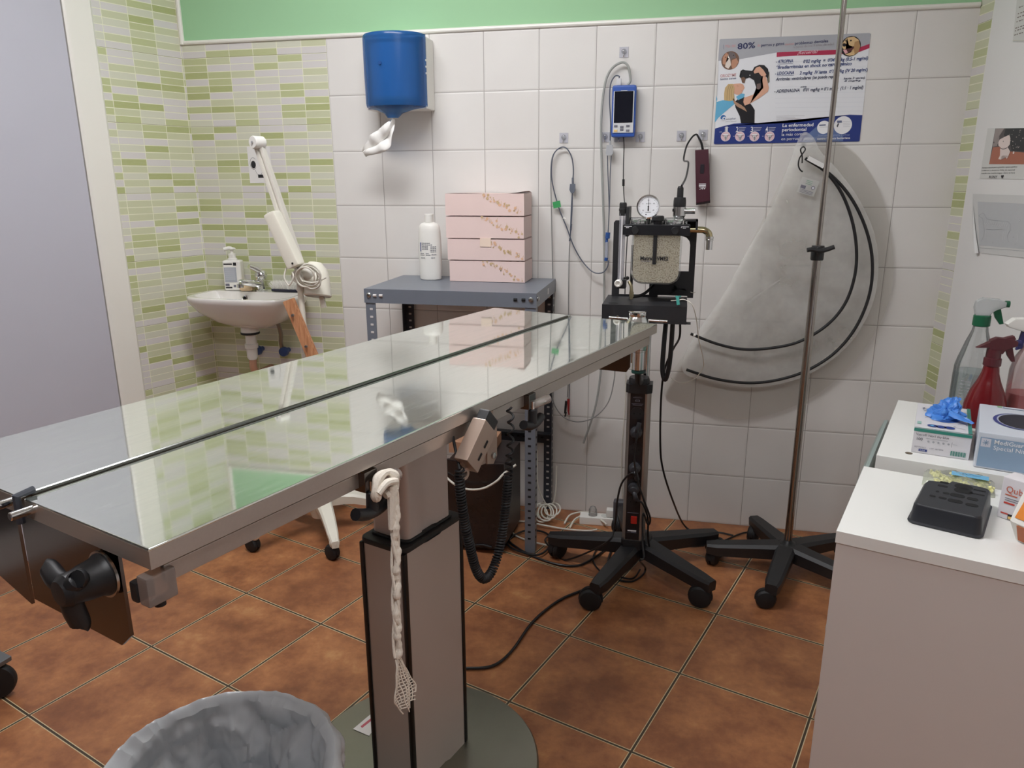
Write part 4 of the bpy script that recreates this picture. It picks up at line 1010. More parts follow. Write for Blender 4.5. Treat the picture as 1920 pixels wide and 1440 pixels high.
# head block
b = MB(); b.span((.549, -.522, 1.136), (.741, -.410, 1.166), .002); hb = b.build('head_block', BLACKS, AM)
b = MB(); b.span((.549, -.526, 1.137), (.741, -.522, 1.165)); b.build('front_bar', mat('black gloss bar', (24, 24, 28), .3), hb)
a = Art(lambda p, q, l: Vector((p, -.5264-l, q)))
for x0 in (.553, .715):
    a.rect(x0, 1.1605, x0+.022, 1.1620, INKW); a.rect(x0+.005, 1.1570, x0+.014, 1.1583, INKW)
a.rect(x0, 1.158, x0+.001, 1.162, INKW)
a.build('printed_marks', hb)
for x in (.585, .699):
    b = MB(); b.lathe([(0, 0), (.012, 0), (.010, .004), (0, .004)], (x, -.526, 1.150), (0, -1, 0), 18); b.build('screw_cap', BLACKP, hb)
b = MB()
for x in (.592, .695): 
    b2 = MB(); b2.lathe([(0, 1.166), (.034, 1.166), (.036, 1.170), (.034, 1.180), (.026, 1.184), (0, 1.184)], (x, -.465, 0), seg=28)
    vd = b2.build('valve_dome', clear('valve dome', (226, 230, 230), .10, .05, .6), AM)
    b2 = MB(); b2.lathe([(.030, 1.1662), (.031, 1.1662), (.031, 1.173), (.028, 1.175), (.022, 1.170), (.012, 1.176), (0, 1.174)], (x, -.465, 0), seg=28); b2.build('valve_ring', CHROME, vd)
    for k in range(8):
        b2 = MB(); b2.cyl((x + .0345*math.cos(k*PI/4), -.465 + .0345*math.sin(k*PI/4), 1.166), (x + .0345*math.cos(k*PI/4), -.465 + .0345*math.sin(k*PI/4), 1.177), .0032, seg=10); b2.build('valve_screw', CHROME, vd)
b = MB(); b.lathe([(0, 1.166), (.012, 1.166), (.013, 1.176), (.018, 1.178), (.018, 1.188), (.015, 1.191), (0, 1.191)], (.648, -.50, 0), seg=20); b.build('top_knob', BLACKP, AM)
# canister of granules
def cpts(x0, x1, z0, z1, r, n=6):
    P = [(x0, z1), (x0, z0+r)]
    P += [(x0 + r - r*math.cos(k*PI/2/n), z0 + r - r*math.sin(k*PI/2/n)) for k in range(1, n+1)]
    P += [(x1 - r + r*math.sin(k*PI/2/n), z0 + r - r*math.cos(k*PI/2/n)) for k in range(0, n+1)]
    return P + [(x1, z1)]
cz0, cz1 = .9935, 1.136
b = MB(); b.prism([(x, -.512, z) for x, z in cpts(.581, .715, cz0+.004, cz1-.0005, .030)], (0, .085, 0)); can = b.build('granules', granules(), AM)
b = MB(); b.prism([(x, -.517, z) for x, z in cpts(.576, .720, cz0, cz1-.0003, .034)], (0, .098, 0), .003); b.build('canister', CLEARP, AM)
b = MB(); b.cyl((.6435, -.5165, 1.135), (.6435, -.5165, 1.052), .0058, seg=12); b.build('centre_rod', BLACKP, AM)
a = Art(lambda p, q, l: Vector((p, -.5178-l, q)))
a.text('Matrx', .602, 1.064, .0155, INKB, bold=.03, width=.036); a.text('VME2', .6505, 1.064, .0155, INKB, bold=.03, width=.034)
for k in range(7): a.rect(.605 + k*.0042, 1.0595, .608 + k*.0042, 1.0615, GREYI)
a.build('printed_name', AM)
# flow meter
b = MB(); b.box((.545, -.492, 1.095), (.018, .014, .205), bevel=.003); fm = b.build('flow_meter', clear('flow tube plastic', (206, 206, 214), .38, .08, .4), AM)
b = MB(); b.cyl((.545, -.4995, 1.0), (.545, -.4995, 1.19), .003, seg=10); b.build('scale_tube', mat('pale scale', (206, 204, 206), .4), fm)
a = Art(lambda p, q, l: Vector((.545 + p, -.5030-l, q)))
for k in range(22): a.rect(.0035, 1.02 + k*.0075, .0065 if k % 5 else .008, 1.0207 + k*.0075, GREYI)
a.build('scale_marks', fm)
b = MB(); b.lathe([(0, 1.190), (.011, 1.190), (.011, 1.203), (.012, 1.204), (.012, 1.210), (.011, 1.211), (.011, 1.224), (.009, 1.228), (0, 1.228)], (.545, -.49, 0), seg=20); b.build('tube_cap', BLACKP, AM)
b = MB(); b.span((.555, -.50, 1.13), (.564, -.40, 1.215)); b.build('tube_bracket', BLACKS, AM)
b = MB(); b.span((.533, -.500, .975), (.562, -.470, 1.002), .003); b.cyl((.55, -.48, 1.0), (.562, -.44, 1.0), .006); b.build('valve_block', BLACKP, AM)
b = MB(); b.lathe([(0, 0), (.0115, 0), (.012, .003), (.011, .014), (.008, .016), (.0075, .010), (0, .010)], (.5415, -.500, .992), (-.2, -1, 0), 20); b.build('flow_knob', WHITEPL, AM)
# rods and small brass elbow behind
b = MB(); b.cyl((.574, -.43, zt), (.574, -.43, 1.1), .0045); b.build('support_rod', BLACKP, AM)
b = MB(); b.tube([(.571, -.50, .998), (.578, -.505, .985), (.580, -.505, .97), (.580, -.505, .945)], .005, smooth=False, seg=10); b.tube([(.580, -.505, .967), (.580, -.505, .952)], .007, smooth=False, seg=6); b.build('drain_fitting', mat('dull brass', (170, 160, 130), .35, .9), AM)
cable('feed_hose', '', '', [(.583, -.50, .952), (.61, -.48, .955), (.635, -.45, .972), (.65, -.42, .99)], .0048, CABLEB, parent=AM)
# gauge
gc = Vector((.6185, -.50, 1.2165))
b = MB(); b.lathe([(0, -.022), (.030, -.022), (.033, -.018), (.033, 0), (.034, .001), (.034, .006), (.031, .007), (.030, .003), (0, .003)], gc, (.10, -1, .05), 40); g = b.build('gauge', CHROME, AM)
gd = Vector((.10, -1, .05)).normalized(); gx = Vector((1, .1, 0)).normalized(); gz = gx.cross(gd).normalized(); gz = gz if gz.z > 0 else -gz
a = Art(lambda p, q, l: gc + gd*(.0036 + l) + gx*p + gz*q)
a.disc(0, 0, .0296, ink('dial white', (232, 234, 238)), 0, 40)
for k in range(31):
    th = math.radians(225 - k*9); r0 = .0255 if k % 5 else .0235
    a.line([(math.cos(th)*r0, math.sin(th)*r0), (math.cos(th)*.0275, math.sin(th)*.0275)], .0006, INKB)
for k, s in enumerate(('20', '0', '20', '40', '60')):
    th = math.radians(215 - k*62); a.text(s, math.cos(th)*.018, math.sin(th)*.018 - .0015, .0048, LG, align='CENTER')
a.text('cm H2O', 0, .0075, .0042, LG, align='CENTER'); a.rect(-.008, -.0165, .008, -.0155, LG); a.disc(-.006, -.0225, .0016, INKB)
a.poly([(-.0009, -.011), (.0009, -.011), (.0004, .024), (-.0002, .024)], INKB, 3); a.poly([(-.002, -.012), (.002, -.012), (.0012, 0), (-.0012, 0)], INKB, 3); a.disc(0, 0, .0022, INKB, 4)
a.build('dial', g)
b = MB(); b.cyl(gc + Vector((0, .02, -.02)), (.6185, -.475, 1.166), .007); b.build('gauge_stem', CHROME, AM)
# relief valve
vx, vy = .7075, -.47
b = MB(); b.lathe([(0, 1.180), (.014, 1.180), (.016, 1.187), (.0185, 1.190), (.0185, 1.214), (.0185, 1.215), (0, 1.216)], (vx, vy, 0), seg=26); rv = b.build('relief_valve', mat('satin chrome', (206, 206, 206), .22, 1.0), AM)
b = MB(); b.lathe([(0, 1.2155), (.0178, 1.2155), (.0185, 1.218), (.0182, 1.232), (.0165, 1.242), (0, 1.243)], (vx, vy, 0), seg=14); b.build('valve_cap', BLACKP, rv)
b = MB(); b.cyl((vx + .015, vy-.004, 1.203), (vx + .046, vy-.008, 1.2035), .0078, bevel=.001); b.build('valve_outlet', CHROME, rv)
b = MB(); b.box((vx-.0178, vy-.006, 1.206), (.004, .008, .008)); b.build('valve_window', DARK, rv)
b = MB(); b.lathe([(0, 1.242), (.0095, 1.242), (.009, 1.268), (.006, 1.274), (0, 1.274)], (vx, vy, 0), seg=18); b.build('lead_plug', BLACKP, AM)
# chrome elbow
b = MB(); el = [(.741, -.455, 1.149), (.765, -.455, 1.149), (.782, -.455, 1.1475), (.7945, -.455, 1.140), (.7985, -.455, 1.128), (.799, -.455, 1.120)]
b.tube(el, .0098, seg=16); o = b.build('elbow_pipe', mat('nickel elbow', (196, 186, 150), .14, 1.0), AM)
b = MB(); b.lathe([(.0098, 1.150-.02), (.0115, 1.13), (.0115, 1.1235), (.0105, 1.122), (.0115, 1.121), (.0115, 1.118), (.0095, 1.117), (.0095, 1.091), (.008, 1.091), (.008, 1.11)], (.799, -.455, 0), seg=20); b.build('elbow_end', CHROME, o)
# chrome fitting in front of the tray: cap, cross rod, hanging tubes
fx, fy = .6065, -.612
b = MB(); b.lathe([(0, .9285), (.0255, .9285), (.0280, .927), (.0285, .920), (.0265, .916), (.0250, .913), (.0300, .906), (.0345, .8985), (.032, .894), (.022, .890), (.018, .84), (0, .84)], (fx, fy, 0), seg=32); ft = b.build('chrome_fitting', CHROME, AM)
b = MB(); b.cyl((.524, fy-.001, .9065), (.578, fy, .9045), .0042); b.cyl((.634, fy, .902), (.691, fy, .9005), .0042); b.cyl((.575, fy, .9045), (.638, fy, .902), .003)
b.tube([(.548, fy, .9075), (.550, fy-.002, .911)], .004, smooth=False); b.build('cross_rod', CHROME, ft)
b = MB(); b.cyl((.613, fy+.01, .84), (.613, fy+.01, .806), .0195, seg=24, bevel=.001); b.cyl((.613, fy+.01, .806), (.613, fy+.01, .752), .0185, seg=24, bevel=.001); b.cyl((.595, fy+.02, .83), (.595, fy+.02, .77), .008, seg=16)
b.lathe([(.0195, .812), (.0215, .814), (.0215, .824), (.0195, .826)], (.613, fy+.01, 0), seg=24); b.build('chrome_tube', CHROME, ft)
b = MB(); b.cyl((.6285, fy, .872), (.6285, fy, .812), .0062, seg=14); b.build('green_tube', clear('green glass tube', (120, 170, 150), .5, .08, .3), ft)
b = MB(); b.lathe([(.010, .742), (.0185, .742), (.0195, .746), (.0185, .750), (.010, .750)], (.613, fy+.01, 0), seg=24); b.build('green_collar', mat('dark green collar', (22, 62, 56), .4), ft)
b = MB(); b.tube([(.613, fy+.012, .745), (.614, -.55, .70), (.62, -.49, .69)], .010, seg=12); b.build('support_arm', BLACKP, ft)
# two black hoses hanging from the tray
for nm, P, r in (('breathing_hose', [(.706, -.545, .889), (.705, -.54, .80), (.701, -.535, .74), (.692, -.53, .706), (.683, -.525, .735), (.683, -.52, .80), (.686, -.50, .885)], .0072), ('breathing_hose', [(.545, -.50, .886), (.548, -.50, .80), (.555, -.50, .762), (.570, -.50, .745), (.586, -.50, .765), (.590, -.49, .80), (.592, -.48, .886)], .0052)):
    cable(nm, '', '', P, r, CABLEB, parent=AM, seg=12)
cable('power_lead', 'black power lead dropping from the machine tray and curving to the floor by the wall', 'cable', [(.727, -.53, .887), (.728, -.49, .83), (0.711,-0.42,0.7772), (0.6891,-0.4,0.7106), (0.6814,-0.38,0.6156), (0.6856,-0.36,0.443), (0.6987,-0.32,0.3328), (0.7397,-0.22,0.1735), (0.7878,-0.0867,0.02), (0.8415,-0.115,0.006), (0.9105,-0.0913,0.006), (0.9678,-0.106,0.006)], .0034, CABLEB)

# power strip strapped upright to the pole
PS = thing('power_strip', 'upright aluminium and black power strip with red switch, fixed to the machine pole', 'power strip', (.61, -.475, .40))
AL = mat('satin aluminium', (176, 168, 160), .34, .8, var=.03)
px0, px1, pz0, pz1, py = .578, .652, .145, .655, -.475
b = MB(); b.prism([(px0, py-.008, pz0), (px0, py+.025, pz0), (px1, py+.025, pz0), (px1, py-.008, pz0), (px1-.012, py-.026, pz0), (px0+.010, py-.026, pz0)], (0, 0, pz1-pz0)); b.build('strip_body', AL, PS)
b = MB(); b.span((px0+.011, py-.0285, pz0+.005), (px1-.018, py-.0262, pz1-.005)); fc = b.build('face_plate', mat('black face', (22, 20, 24), .3), PS)
b = MB(); b.prism([(px0-.004, py+.026, 0), (px1+.003, py+.026, 0), (px1+.003, py-.020, 0), (px1-.014, py-.033, 0), (px0+.006, py-.033, 0), (px0-.004, py-.020, 0)], (0, 0, .028)); 
for v in b.bm.verts: v.co.z += pz1 - .004
b.lathe([(0, pz1+.02), (.033, pz1+.02), (.033, pz1+.034), (.030, pz1+.042), (0, pz1+.044)], (.613, py-.002, 0), seg=26); b.build('end_cap', BLACKP, PS)
b = MB(); b.prism([(px0-.002, py+.02, pz0-.03), (px1+.002, py+.02, pz0-.03), (px1+.002, py-.018, pz0-.03), (px1-.014, py-.031, pz0-.03), (px0+.006, py-.031, pz0-.03), (px0-.002, py-.018, pz0-.03)], (0, 0, .032)); b.build('end_cap', BLACKP, PS)
fy0 = py - .0286; xc = (px0 + .011 + px1 - .018)/2
a = Art(lambda p, q, l: Vector((xc + p, fy0 - l, q)))
for z, w in ((.640, .010), (.636, .014), (.631, .006), (.616, .018), (.612, .015), (.603, .012)): a.rect(-w, z, w, z+.0013, LG if w < .014 else GREYI)
a.rect(-.007, .6245, .007, .629, GREYI, 1); a.rect(-.005, .6255, .005, .628, INKB, 2)
a.rect(-.018, .245, .018, .247, GREYI); a.rect(-.018, .1745, .016, .1755, GREYI)
a.rect(-.015, .180, .013, .1845, INKW); a.rect(-.004, .1745, .013, .1785, GREYI)
a.build('printed_marks', fc)
for z in (.585, .525, .465, .405, .345, .285):
    b = MB(); b.lathe([(.0205, 0), (.0205, .0012), (.0185, .0012), (.017, -.006+.0072), (0, .0008)], (xc, fy0, z), (0, -1, 0), 26); so = b.build('socket', BLACKP, fc)
    for dx in (-.0095, .0095):
        b = MB(); b.lathe([(0, 0), (.0025, 0), (.0025, .0006), (0, .0006)], (xc+dx, fy0-.0011, z), (0, -1, 0), 10); b.build('socket_hole', DARK, so)
b = MB(); b.box((xc+.004, fy0-.002, .222), (.020, .006, .026), bevel=.002); b.build('switch', mat('red switch', (176, 40, 30), .3), fc)
for z, tz in ((.525, .04), (.405, -.03), (.335, -.03)):
    b = MB(); b.lathe([(0, 0), (.018, 0), (.019, .004), (.018, .018), (.011, .028), (0, .030)], (xc, fy0-.001, z), (0, -1, 0), 22); b.tube([(xc, fy0-.018, z), (xc+.006, fy0-.032, z+tz*.5), (xc+.010, fy0-.030, z+tz)], .0075, seg=10); b.build('plug', mat('grey black plug', (46, 46, 50), .45), PS)
def pc(nm, lb, P, r=.0032): return cable(nm, lb, 'cable', P, r, CABLEB)
pc('plug_cord', 'black cord from the middle plug of the power strip, running down its left side', [(xc+.010, fy0-.030, .375), (xc-.006, fy0-.04, .40), (.575, -.53, .36), (.562, -.53, .30), (.555, -.53, .20), (.53, -.545, .15), (0.3844,-0.4212,0.006), (0.3376,-0.3906,0.018), (0.2866,-0.2978,0.012), (0.3208,-0.2255,0.006), (0.4012,-0.2218,0.006), (0.4556,-0.2236,0.006)])
pc('plug_cord', 'black cord looping down the right side of the power strip between the stand legs', [(xc+.010, fy0-.030, .565), (xc+.004, fy0-.045, .52), (xc-.002, fy0-.045, .46), (xc+.012, fy0-.045, .38), (.648, -.55, .31), (.668, -.54, .25), (.662, -.53, .222), (.645, -.535, .26), (.648, -.56, .18), (.655, -.60, .14), (.645, -.64, .15), (0.6582,-0.4456,0.02), (0.6511,-0.471,0.007), (0.6185,-0.5186,0.006), (0.5747,-0.521,0.006)])
pc('plug_cord', 'black cord from the lowest plug, running over the floor behind the stand towards the wall', [(xc+.010, fy0-.030, .305), (xc+.03, fy0-.04, .30), (.660, -.52, .24), (.665, -.50, .15), (.69, -.42, .03), (0.7485,-0.2304,0.006), (0.8205,-0.2235,0.006), (0.9068,-0.1798,0.006), (1.0186,-0.0684,0.006), (1.0925,-0.0972,0.006)])
pc('floor_cable', 'black cable crossing the floor from the stand to the table column', [(0.0864,-1.0595,0.006), (0.1616,-1.0771,0.006), (0.2135,-1.073,0.006), (0.2749,-1.048,0.006), (0.3105,-0.9714,0.006), (0.3422,-0.8157,0.006), (0.4025,-0.6814,0.006), (0.4918,-0.5733,0.006), (0.5251,-0.4669,0.006), (0.5289,-0.3708,0.006), (0.5348,-0.2674,0.006)], .0042)
pc('floor_cable', 'black cable lying in wide loops on the floor by the shelf leg', [(0.1348,-0.1958,0.006), (0.1288,-0.2886,0.006), (0.1814,-0.3877,0.012), (0.2842,-0.4145,0.012), (0.3137,-0.3049,0.012), (0.2721,-0.239,0.012), (0.2006,-0.2406,0.012), (0.1549,-0.3137,0.006), (0.209,-0.3784,0.006), (0.2765,-0.4246,0.006), (0.3581,-0.4576,0.006), (0.4314,-0.4496,0.006), (0.4792,-0.3814,0.006), (0.5102,-0.3144,0.006)], .004)
pc('floor_cable', 'thin black cable curled on the floor under the stand', [(0.4782,-0.3212,0.006), (0.4758,-0.4017,0.006), (0.5074,-0.4707,0.006), (0.5543,-0.4898,0.006), (0.6174,-0.5013,0.006), (0.6403,-0.435,0.006)], .003)
# white cords and a white extension block on the floor
def wc(lb, P, r=.0035): return cable('floor_cable', lb, 'cable', P, r, CABLEW)
wc('white cord in a loop around the foot of the front shelf leg', [(0.1338,-0.1723,0.006), (0.1573,-0.2602,0.006), (0.213,-0.3014,0.006), (0.2791,-0.3335,0.012), (0.318,-0.3303,0.006)])
wc('white cord from the loop by the shelf leg to the white extension block', [(0.1317,-0.1631,0.006), (0.1827,-0.1523,0.006), (0.2625,-0.1855,0.014), (0.345,-0.1839,0.006), (0.4263,-0.1804,0.006), (0.4677,-0.1913,0.02)])
wc('white cord arching over the floor in front of the extension block', [(0.3342,-0.1394,0.006), (0.3509,-0.0831,0.02), (0.4096,-0.0457,0.02), (0.4756,-0.0715,0.02), (0.5005,-0.1146,0.02)])
wc('second white cord arching beside the first towards the extension block', [(0.3597,-0.1715,0.006), (0.3771,-0.1205,0.024), (0.4237,-0.0764,0.024), (0.4762,-0.1187,0.024), (0.4998,-0.1514,0.024)])
b = MB()
base = Vector((0.2512,-0.0975,0.01))
for k in range(5):
    c = base + Vector((.012*k-.02, .010*math.sin(k*2), .004*k))
    b.tube([c + Vector((math.cos(t)*.030 - .35*math.sin(t)*.045, math.sin(t)*.055, .012*(1+math.sin(t+.4*k)))) for t in [2*PI*i/10 for i in range(10)]], .0032, seg=7, closed=True, n=4)
b.tube([base + Vector((0, .05, .02)), (.215, -.06, .12), (.21, -.05, .24), (.212, -.055, .27)], .0026)
b.tube([base + Vector((.02, .05, .02)), (.285, -.05, .10), (.284, -.03, .2)], .0026)
tag(b.build('cord_bundle', CABLEW), 'bundle of coiled white cord on the floor behind the front shelf leg', 'cable')
EB = thing('extension_block', 'white extension block lying on the floor behind the machine stand', 'power strip', (0.47,-0.1122,0), .05)
b = MB(); b.box((.02, .02, .016), (.20, .05, .032), bevel=.005); b.build('block_body', WHITEPL, EB, local=True)
for i, x in enumerate((-.05, .0, .05)):
    b = MB(); b.lathe([(.018, .0), (.018, .001), (.016, .001), (.015, -.002+.0025), (0, .0003)], (x+.02, .02, .032), seg=20); b.build('socket', mat('off white socket', (206, 206, 200), .5), EB, local=True)
b = MB(); b.lathe([(0, 0), (.017, 0), (.016, .022), (.010, .034), (0, .036)], (-.05+.02, .02, .033), seg=18); b.build('plug', CLEARP, EB, local=True)
b = MB(); b.box((.04, .02, .048), (.036, .034, .03), bevel=.006); b.build('adapter', WHITEPL, EB, local=True)
GP = thing('grey_adapter', 'dark grey power adapter standing behind the left of the machine pole', 'power adapter', (0.5407,-0.0972,0))
b = MB(); b.box((0, 0, .055), (.046, .034, .105), bevel=.010, seg=3); b.build('adapter_body', mat('grey adapter case', (78, 76, 80), .5), GP, local=True); b = MB(); b.tube([(0, -.012, .003), (0, -.03, .003), (.02, -.05, .003)], .0028); b.build('adapter_lead', CABLEB, GP, local=True)
wc('white cord sagging in front of the dark case under the shelf', [(-.08, -.40, .30), (-0.0203,-0.44,0.2706), (0.0346,-0.45,0.2555), (0.0923,-0.45,0.2626), (0.1376,-0.44,0.2883), (0.1615,-0.42,0.312), (.20, -.40, .34)], .004)

# thin infusion line with a green connector, lying on the tray
IL = thing('infusion_line', 'thin clear tube with a turquoise connector lying over the machine tray edge', 'tube', (0.7161,-0.565,0.9471))
cable('line', '', '', [(0.6976,-0.565,0.9528), (0.7157,-0.56,0.9541), (0.7367,-0.565,0.9571), (0.7584,-0.575,0.9438), (0.7736,-0.55,0.8963), (0.7845,-0.5,0.8308), (0.8024,-0.45,0.7625), (0.8056,-0.42,0.7213), (0.7792,-0.4,0.6766), (0.7386,-0.38,0.6584), (0.709,-0.36,0.6695)], .0014, CABLEW, parent=IL)
b = MB(); b.bar((0.715,-0.574,0.9686), (0.7194,-0.58,0.9434), .009, .008, up=(0, 1, 0), bevel=.001); b.bar((0.7091,-0.574,0.9669), (0.7256,-0.574,0.9674), .003, .008, up=(0, 1, 0)); b.build('connector', mat('turquoise connector', (60, 150, 140), .4), IL)
wt = cable('thin_tube', 'short pale tube hooked behind the right upright of the machine', 'tube', [(0.7429,-0.398,0.9682), (0.7499,-0.4,0.9588), (0.7612,-0.41,0.9555), (0.7689,-0.415,0.9581)], .0013, CABLEW)

# ------------------------------------------------------------------ drip stand
IX, IY = 1.122, -.342
DS = thing('drip_stand', 'tall steel drip stand with black clamp on a black five-star base', 'drip stand', (IX, IY, 0))
star_base(DS, (IX, IY), .245, math.radians(-107), BLACKP, .112, .088, .064, .048, .052, .040, .031)
b = MB(); b.lathe([(0, .066), (.04, .066), (.052, .078), (.05, .098), (.034, .108), (0, .110)], (IX, IY, 0), seg=30); b.build('hub', BLACKP, DS)
b = MB(); b.lathe([(.012, .107), (.028, .107), (.028, .111), (.018, .114), (.012, .124)], (IX, IY, 0), seg=28); b.build('base_collar', BLACKP, DS)
SP = brushed('stand tube steel', (172, 166, 160), .18, (60, 60, 2), .1)
b = MB(); b.cyl((IX, IY, .10), (IX, IY, 1.075), .0125, seg=24); b.build('lower_pole', SP, DS)
b = MB(); b.cyl((IX, IY, 1.02), (IX+.003, IY, 2.12), .0078, seg=20)
for k in range(4): 
    a0 = k*PI/2 + .4; d = Vector((math.cos(a0), math.sin(a0), 0)); c = Vector((IX+.003, IY, 2.11)); b.tube([c, c + d*.05 + Vector((0, 0, .012)), c + d*.085 + Vector((0, 0, 0)), c + d*.10 + Vector((0, 0, .02))], .0035)
b.build('upper_pole', SP, DS)
b = MB(); b.lathe([(0, 1.055), (.0175, 1.055), (.0190, 1.058), (.0190, 1.094), (.0175, 1.098), (0, 1.098)], (IX, IY, 0), seg=24); b.build('height_clamp', BLACKP, DS)
kc = Vector((IX, IY-.019, 1.086))
b = MB(); b.cyl(kc, kc + Vector((0, -.014, 0)), .011, seg=16); q = kc + Vector((0, -.012, 0))
b.tube([q + Vector((-.036, 0, .001)), q + Vector((-.02, 0, .0035)), q, q + Vector((.02, 0, .004)), q + Vector((.040, 0, .012))], lambda t: .0075 - .002*abs(t-.5), seg=10); b.build('wing_knob', BLACKP, DS)

# ------------------------------------------------------------------ plastic pouches with black tubes on an S-hook
BAGM = clear('pouch film', (253, 253, 250), .31, .3, .06, var=.26, scale=6)
BAGF = clear('thin pouch film', (250, 248, 240), .05, .35, .05, var=.04, scale=6)
def wr(p, t, y0, amp, seed):
    n = noise.noise(Vector((p.x*7+seed, p.z*7, 0)))*amp + noise.noise(Vector((p.x*17+seed, p.z*17 + p.x*6, 3)))*amp*.45
    n += abs(noise.noise(Vector(((p.x+p.z*.55)*26 + seed, (p.z-p.x)*3, 8))))*amp*.5
    return Vector((p.x, y0 + (1-t*t)*-amp*1.2 + n*min(1, (1-t)*3 + .25), p.z))
def smooth_outline(P, n=7): return spline(P, n, True)
O1 = [(1.0828,-0.03,1.431), (1.0439,-0.03,1.3022), (1.0027,-0.03,1.1797), (0.9424,-0.03,1.0527), (0.8806,-0.03,0.9117), (0.8057,-0.03,0.7842), (0.755,-0.03,0.6833), (0.7554,-0.03,0.6068), (0.8465,-0.03,0.5831), (0.9792,-0.03,0.5661), (1.1062,-0.03,0.5891), (1.2094,-0.03,0.6418), (1.3052,-0.03,0.7367), (1.3603,-0.03,0.8604), (1.3709,-0.03,0.9881), (1.345,-0.03,1.1118), (1.2861,-0.03,1.2242), (1.21,-0.03,1.3183), (1.151,-0.03,1.378), (1.1197,-0.03,1.427)]
b = MB(); b.fan(smooth_outline(O1), 14, lambda p, t: wr(p, t, -.045, .012, 1)); BG = b.build('plastic_pouch', BAGM, recalc=True)
tag(BG, 'milky plastic pouch holding two black tubes, hung on a black hook below the poster', 'plastic bag', 'plastic pouches on the wall')
O2 = [(1.1361,-0.01,1.4278), (1.2387,-0.01,1.3944), (1.3228,-0.01,1.3008), (1.3758,-0.01,1.198), (1.4155,-0.01,1.0582), (1.4273,-0.01,0.9326), (1.4021,-0.01,0.8026), (1.3342,-0.01,0.6664), (1.2223,-0.01,0.5423), (1.0644,-0.01,0.4555), (0.9146,-0.01,0.4312), (0.7764,-0.01,0.4747), (0.6863,-0.01,0.5111), (0.7201,-0.01,0.6163), (0.8333,-0.01,0.8011), (0.9441,-0.01,1.051), (1.0033,-0.01,1.1967), (1.0603,-0.01,1.3368)]
b = MB(); b.fan(smooth_outline(O2), 12, lambda p, t: wr(p, t, -.012, .004, 5)); B2 = b.build('plastic_pouch', BAGF)
tag(B2, 'larger, almost clear plastic pouch behind the milky pouch on the white tiles', 'plastic bag', 'plastic pouches on the wall')
a = Art(lambda p, q, l: Vector((p + (q-1.27)*.28, -.0635 - l, q - (p-1.12)*.30)))
a.rect(1.092, 1.243, 1.146, 1.292, clear('label film', (220, 222, 220), .55, .3, .2), 0)
for z in (1.284, 1.279, 1.274): a.rect(1.108, z, 1.128, z+.002, ink('pale green print', (130, 160, 140)))
a.rect(1.097, 1.258, 1.113, 1.268, GREYI); a.disc(1.135, 1.268, .006, GREYI, 1, 18); a.disc(1.135, 1.268, .004, ink('label pale', (196, 198, 204)), 2, 18)
for z in (1.250, 1.246, 1.254): a.rect(1.098, z, 1.14, z+.0015, GREYI)
a.build('printed_label', BG)
def pouch_tube(lb, P):
    b = MB(); b.tube(P, .0052, seg=10, n=8); o = b.build('flexible_tube', RUBBER); tag(o, lb, 'tube', 'black tubes in the pouches'); return o
pouch_tube('outer of the two black curved tubes in the plastic pouch', [(1.1005,-0.07,1.3573), (1.1881,-0.07,1.3013), (1.262,-0.07,1.2201), (1.3178,-0.07,1.1142), (1.3444,-0.07,1.0098), (1.3434,-0.07,0.9028), (1.3115,-0.07,0.7957), (1.2524,-0.07,0.7071), (1.1678,-0.07,0.6418), (1.0731,-0.07,0.6038), (0.9744,-0.07,0.5886), (0.8629,-0.07,0.5985), (0.7618,-0.07,0.6271)])
t2 = pouch_tube('inner of the two black curved tubes in the plastic pouch', [(1.1039,-0.083,1.3536), (1.1651,-0.082,1.3148), (1.2213,-0.08,1.2474), (1.2635,-0.08,1.1574), (1.287,-0.08,1.0625), (1.29,-0.08,0.9744), (1.2696,-0.08,0.884), (1.2196,-0.08,0.8089), (1.1388,-0.08,0.7497), (1.053,-0.08,0.7232), (0.9552,-0.08,0.7132), (0.8632,-0.08,0.7285), (0.7691,-0.08,0.7614)])
b = MB(); b.tube([(0.786,-0.08,0.7562), (0.7785,-0.08,0.7579)], .0058, smooth=False); b.build('white_ring', WHITEPL, t2)
b = MB(); b.bar((1.1054,-0.092,1.3583), (1.1569,-0.092,1.3313), .014, .0008, up=(0, -1, 0)); b.build('white_tag', ink('tag white', (226, 226, 224)), t2)
SHK = cable('s_hook', 'bent black S-shaped hook carrying the plastic pouch below the poster', 'hook', [(1.0952,-0.077,1.3153), (1.0863,-0.077,1.322), (1.0798,-0.078,1.3372), (1.081,-0.08,1.3572), (1.0889,-0.084,1.372), (1.096,-0.083,1.3852), (1.0891,-0.08,1.3936), (1.0821,-0.078,1.3839), (1.089,-0.076,1.3656), (1.0912,-0.076,1.3422)], .0022, CABLEB)
tag(SHK, cat='hook')
b = MB(); b.box(((1.0998,0,1.4017)[0], -.0012, (1.0998,0,1.4017)[2]), (.012, .0022, .016), bevel=.001)
b.tube([(1.0996,-0.002,1.4017), (1.0946,-0.04,1.3968), (1.0895,-0.078,1.3921), (1.0881,-0.086,1.3951)], .0016); tag(b.build('wall_peg', CLEARP), 'small clear peg above the black S-hook, under the poster edge', 'hook')

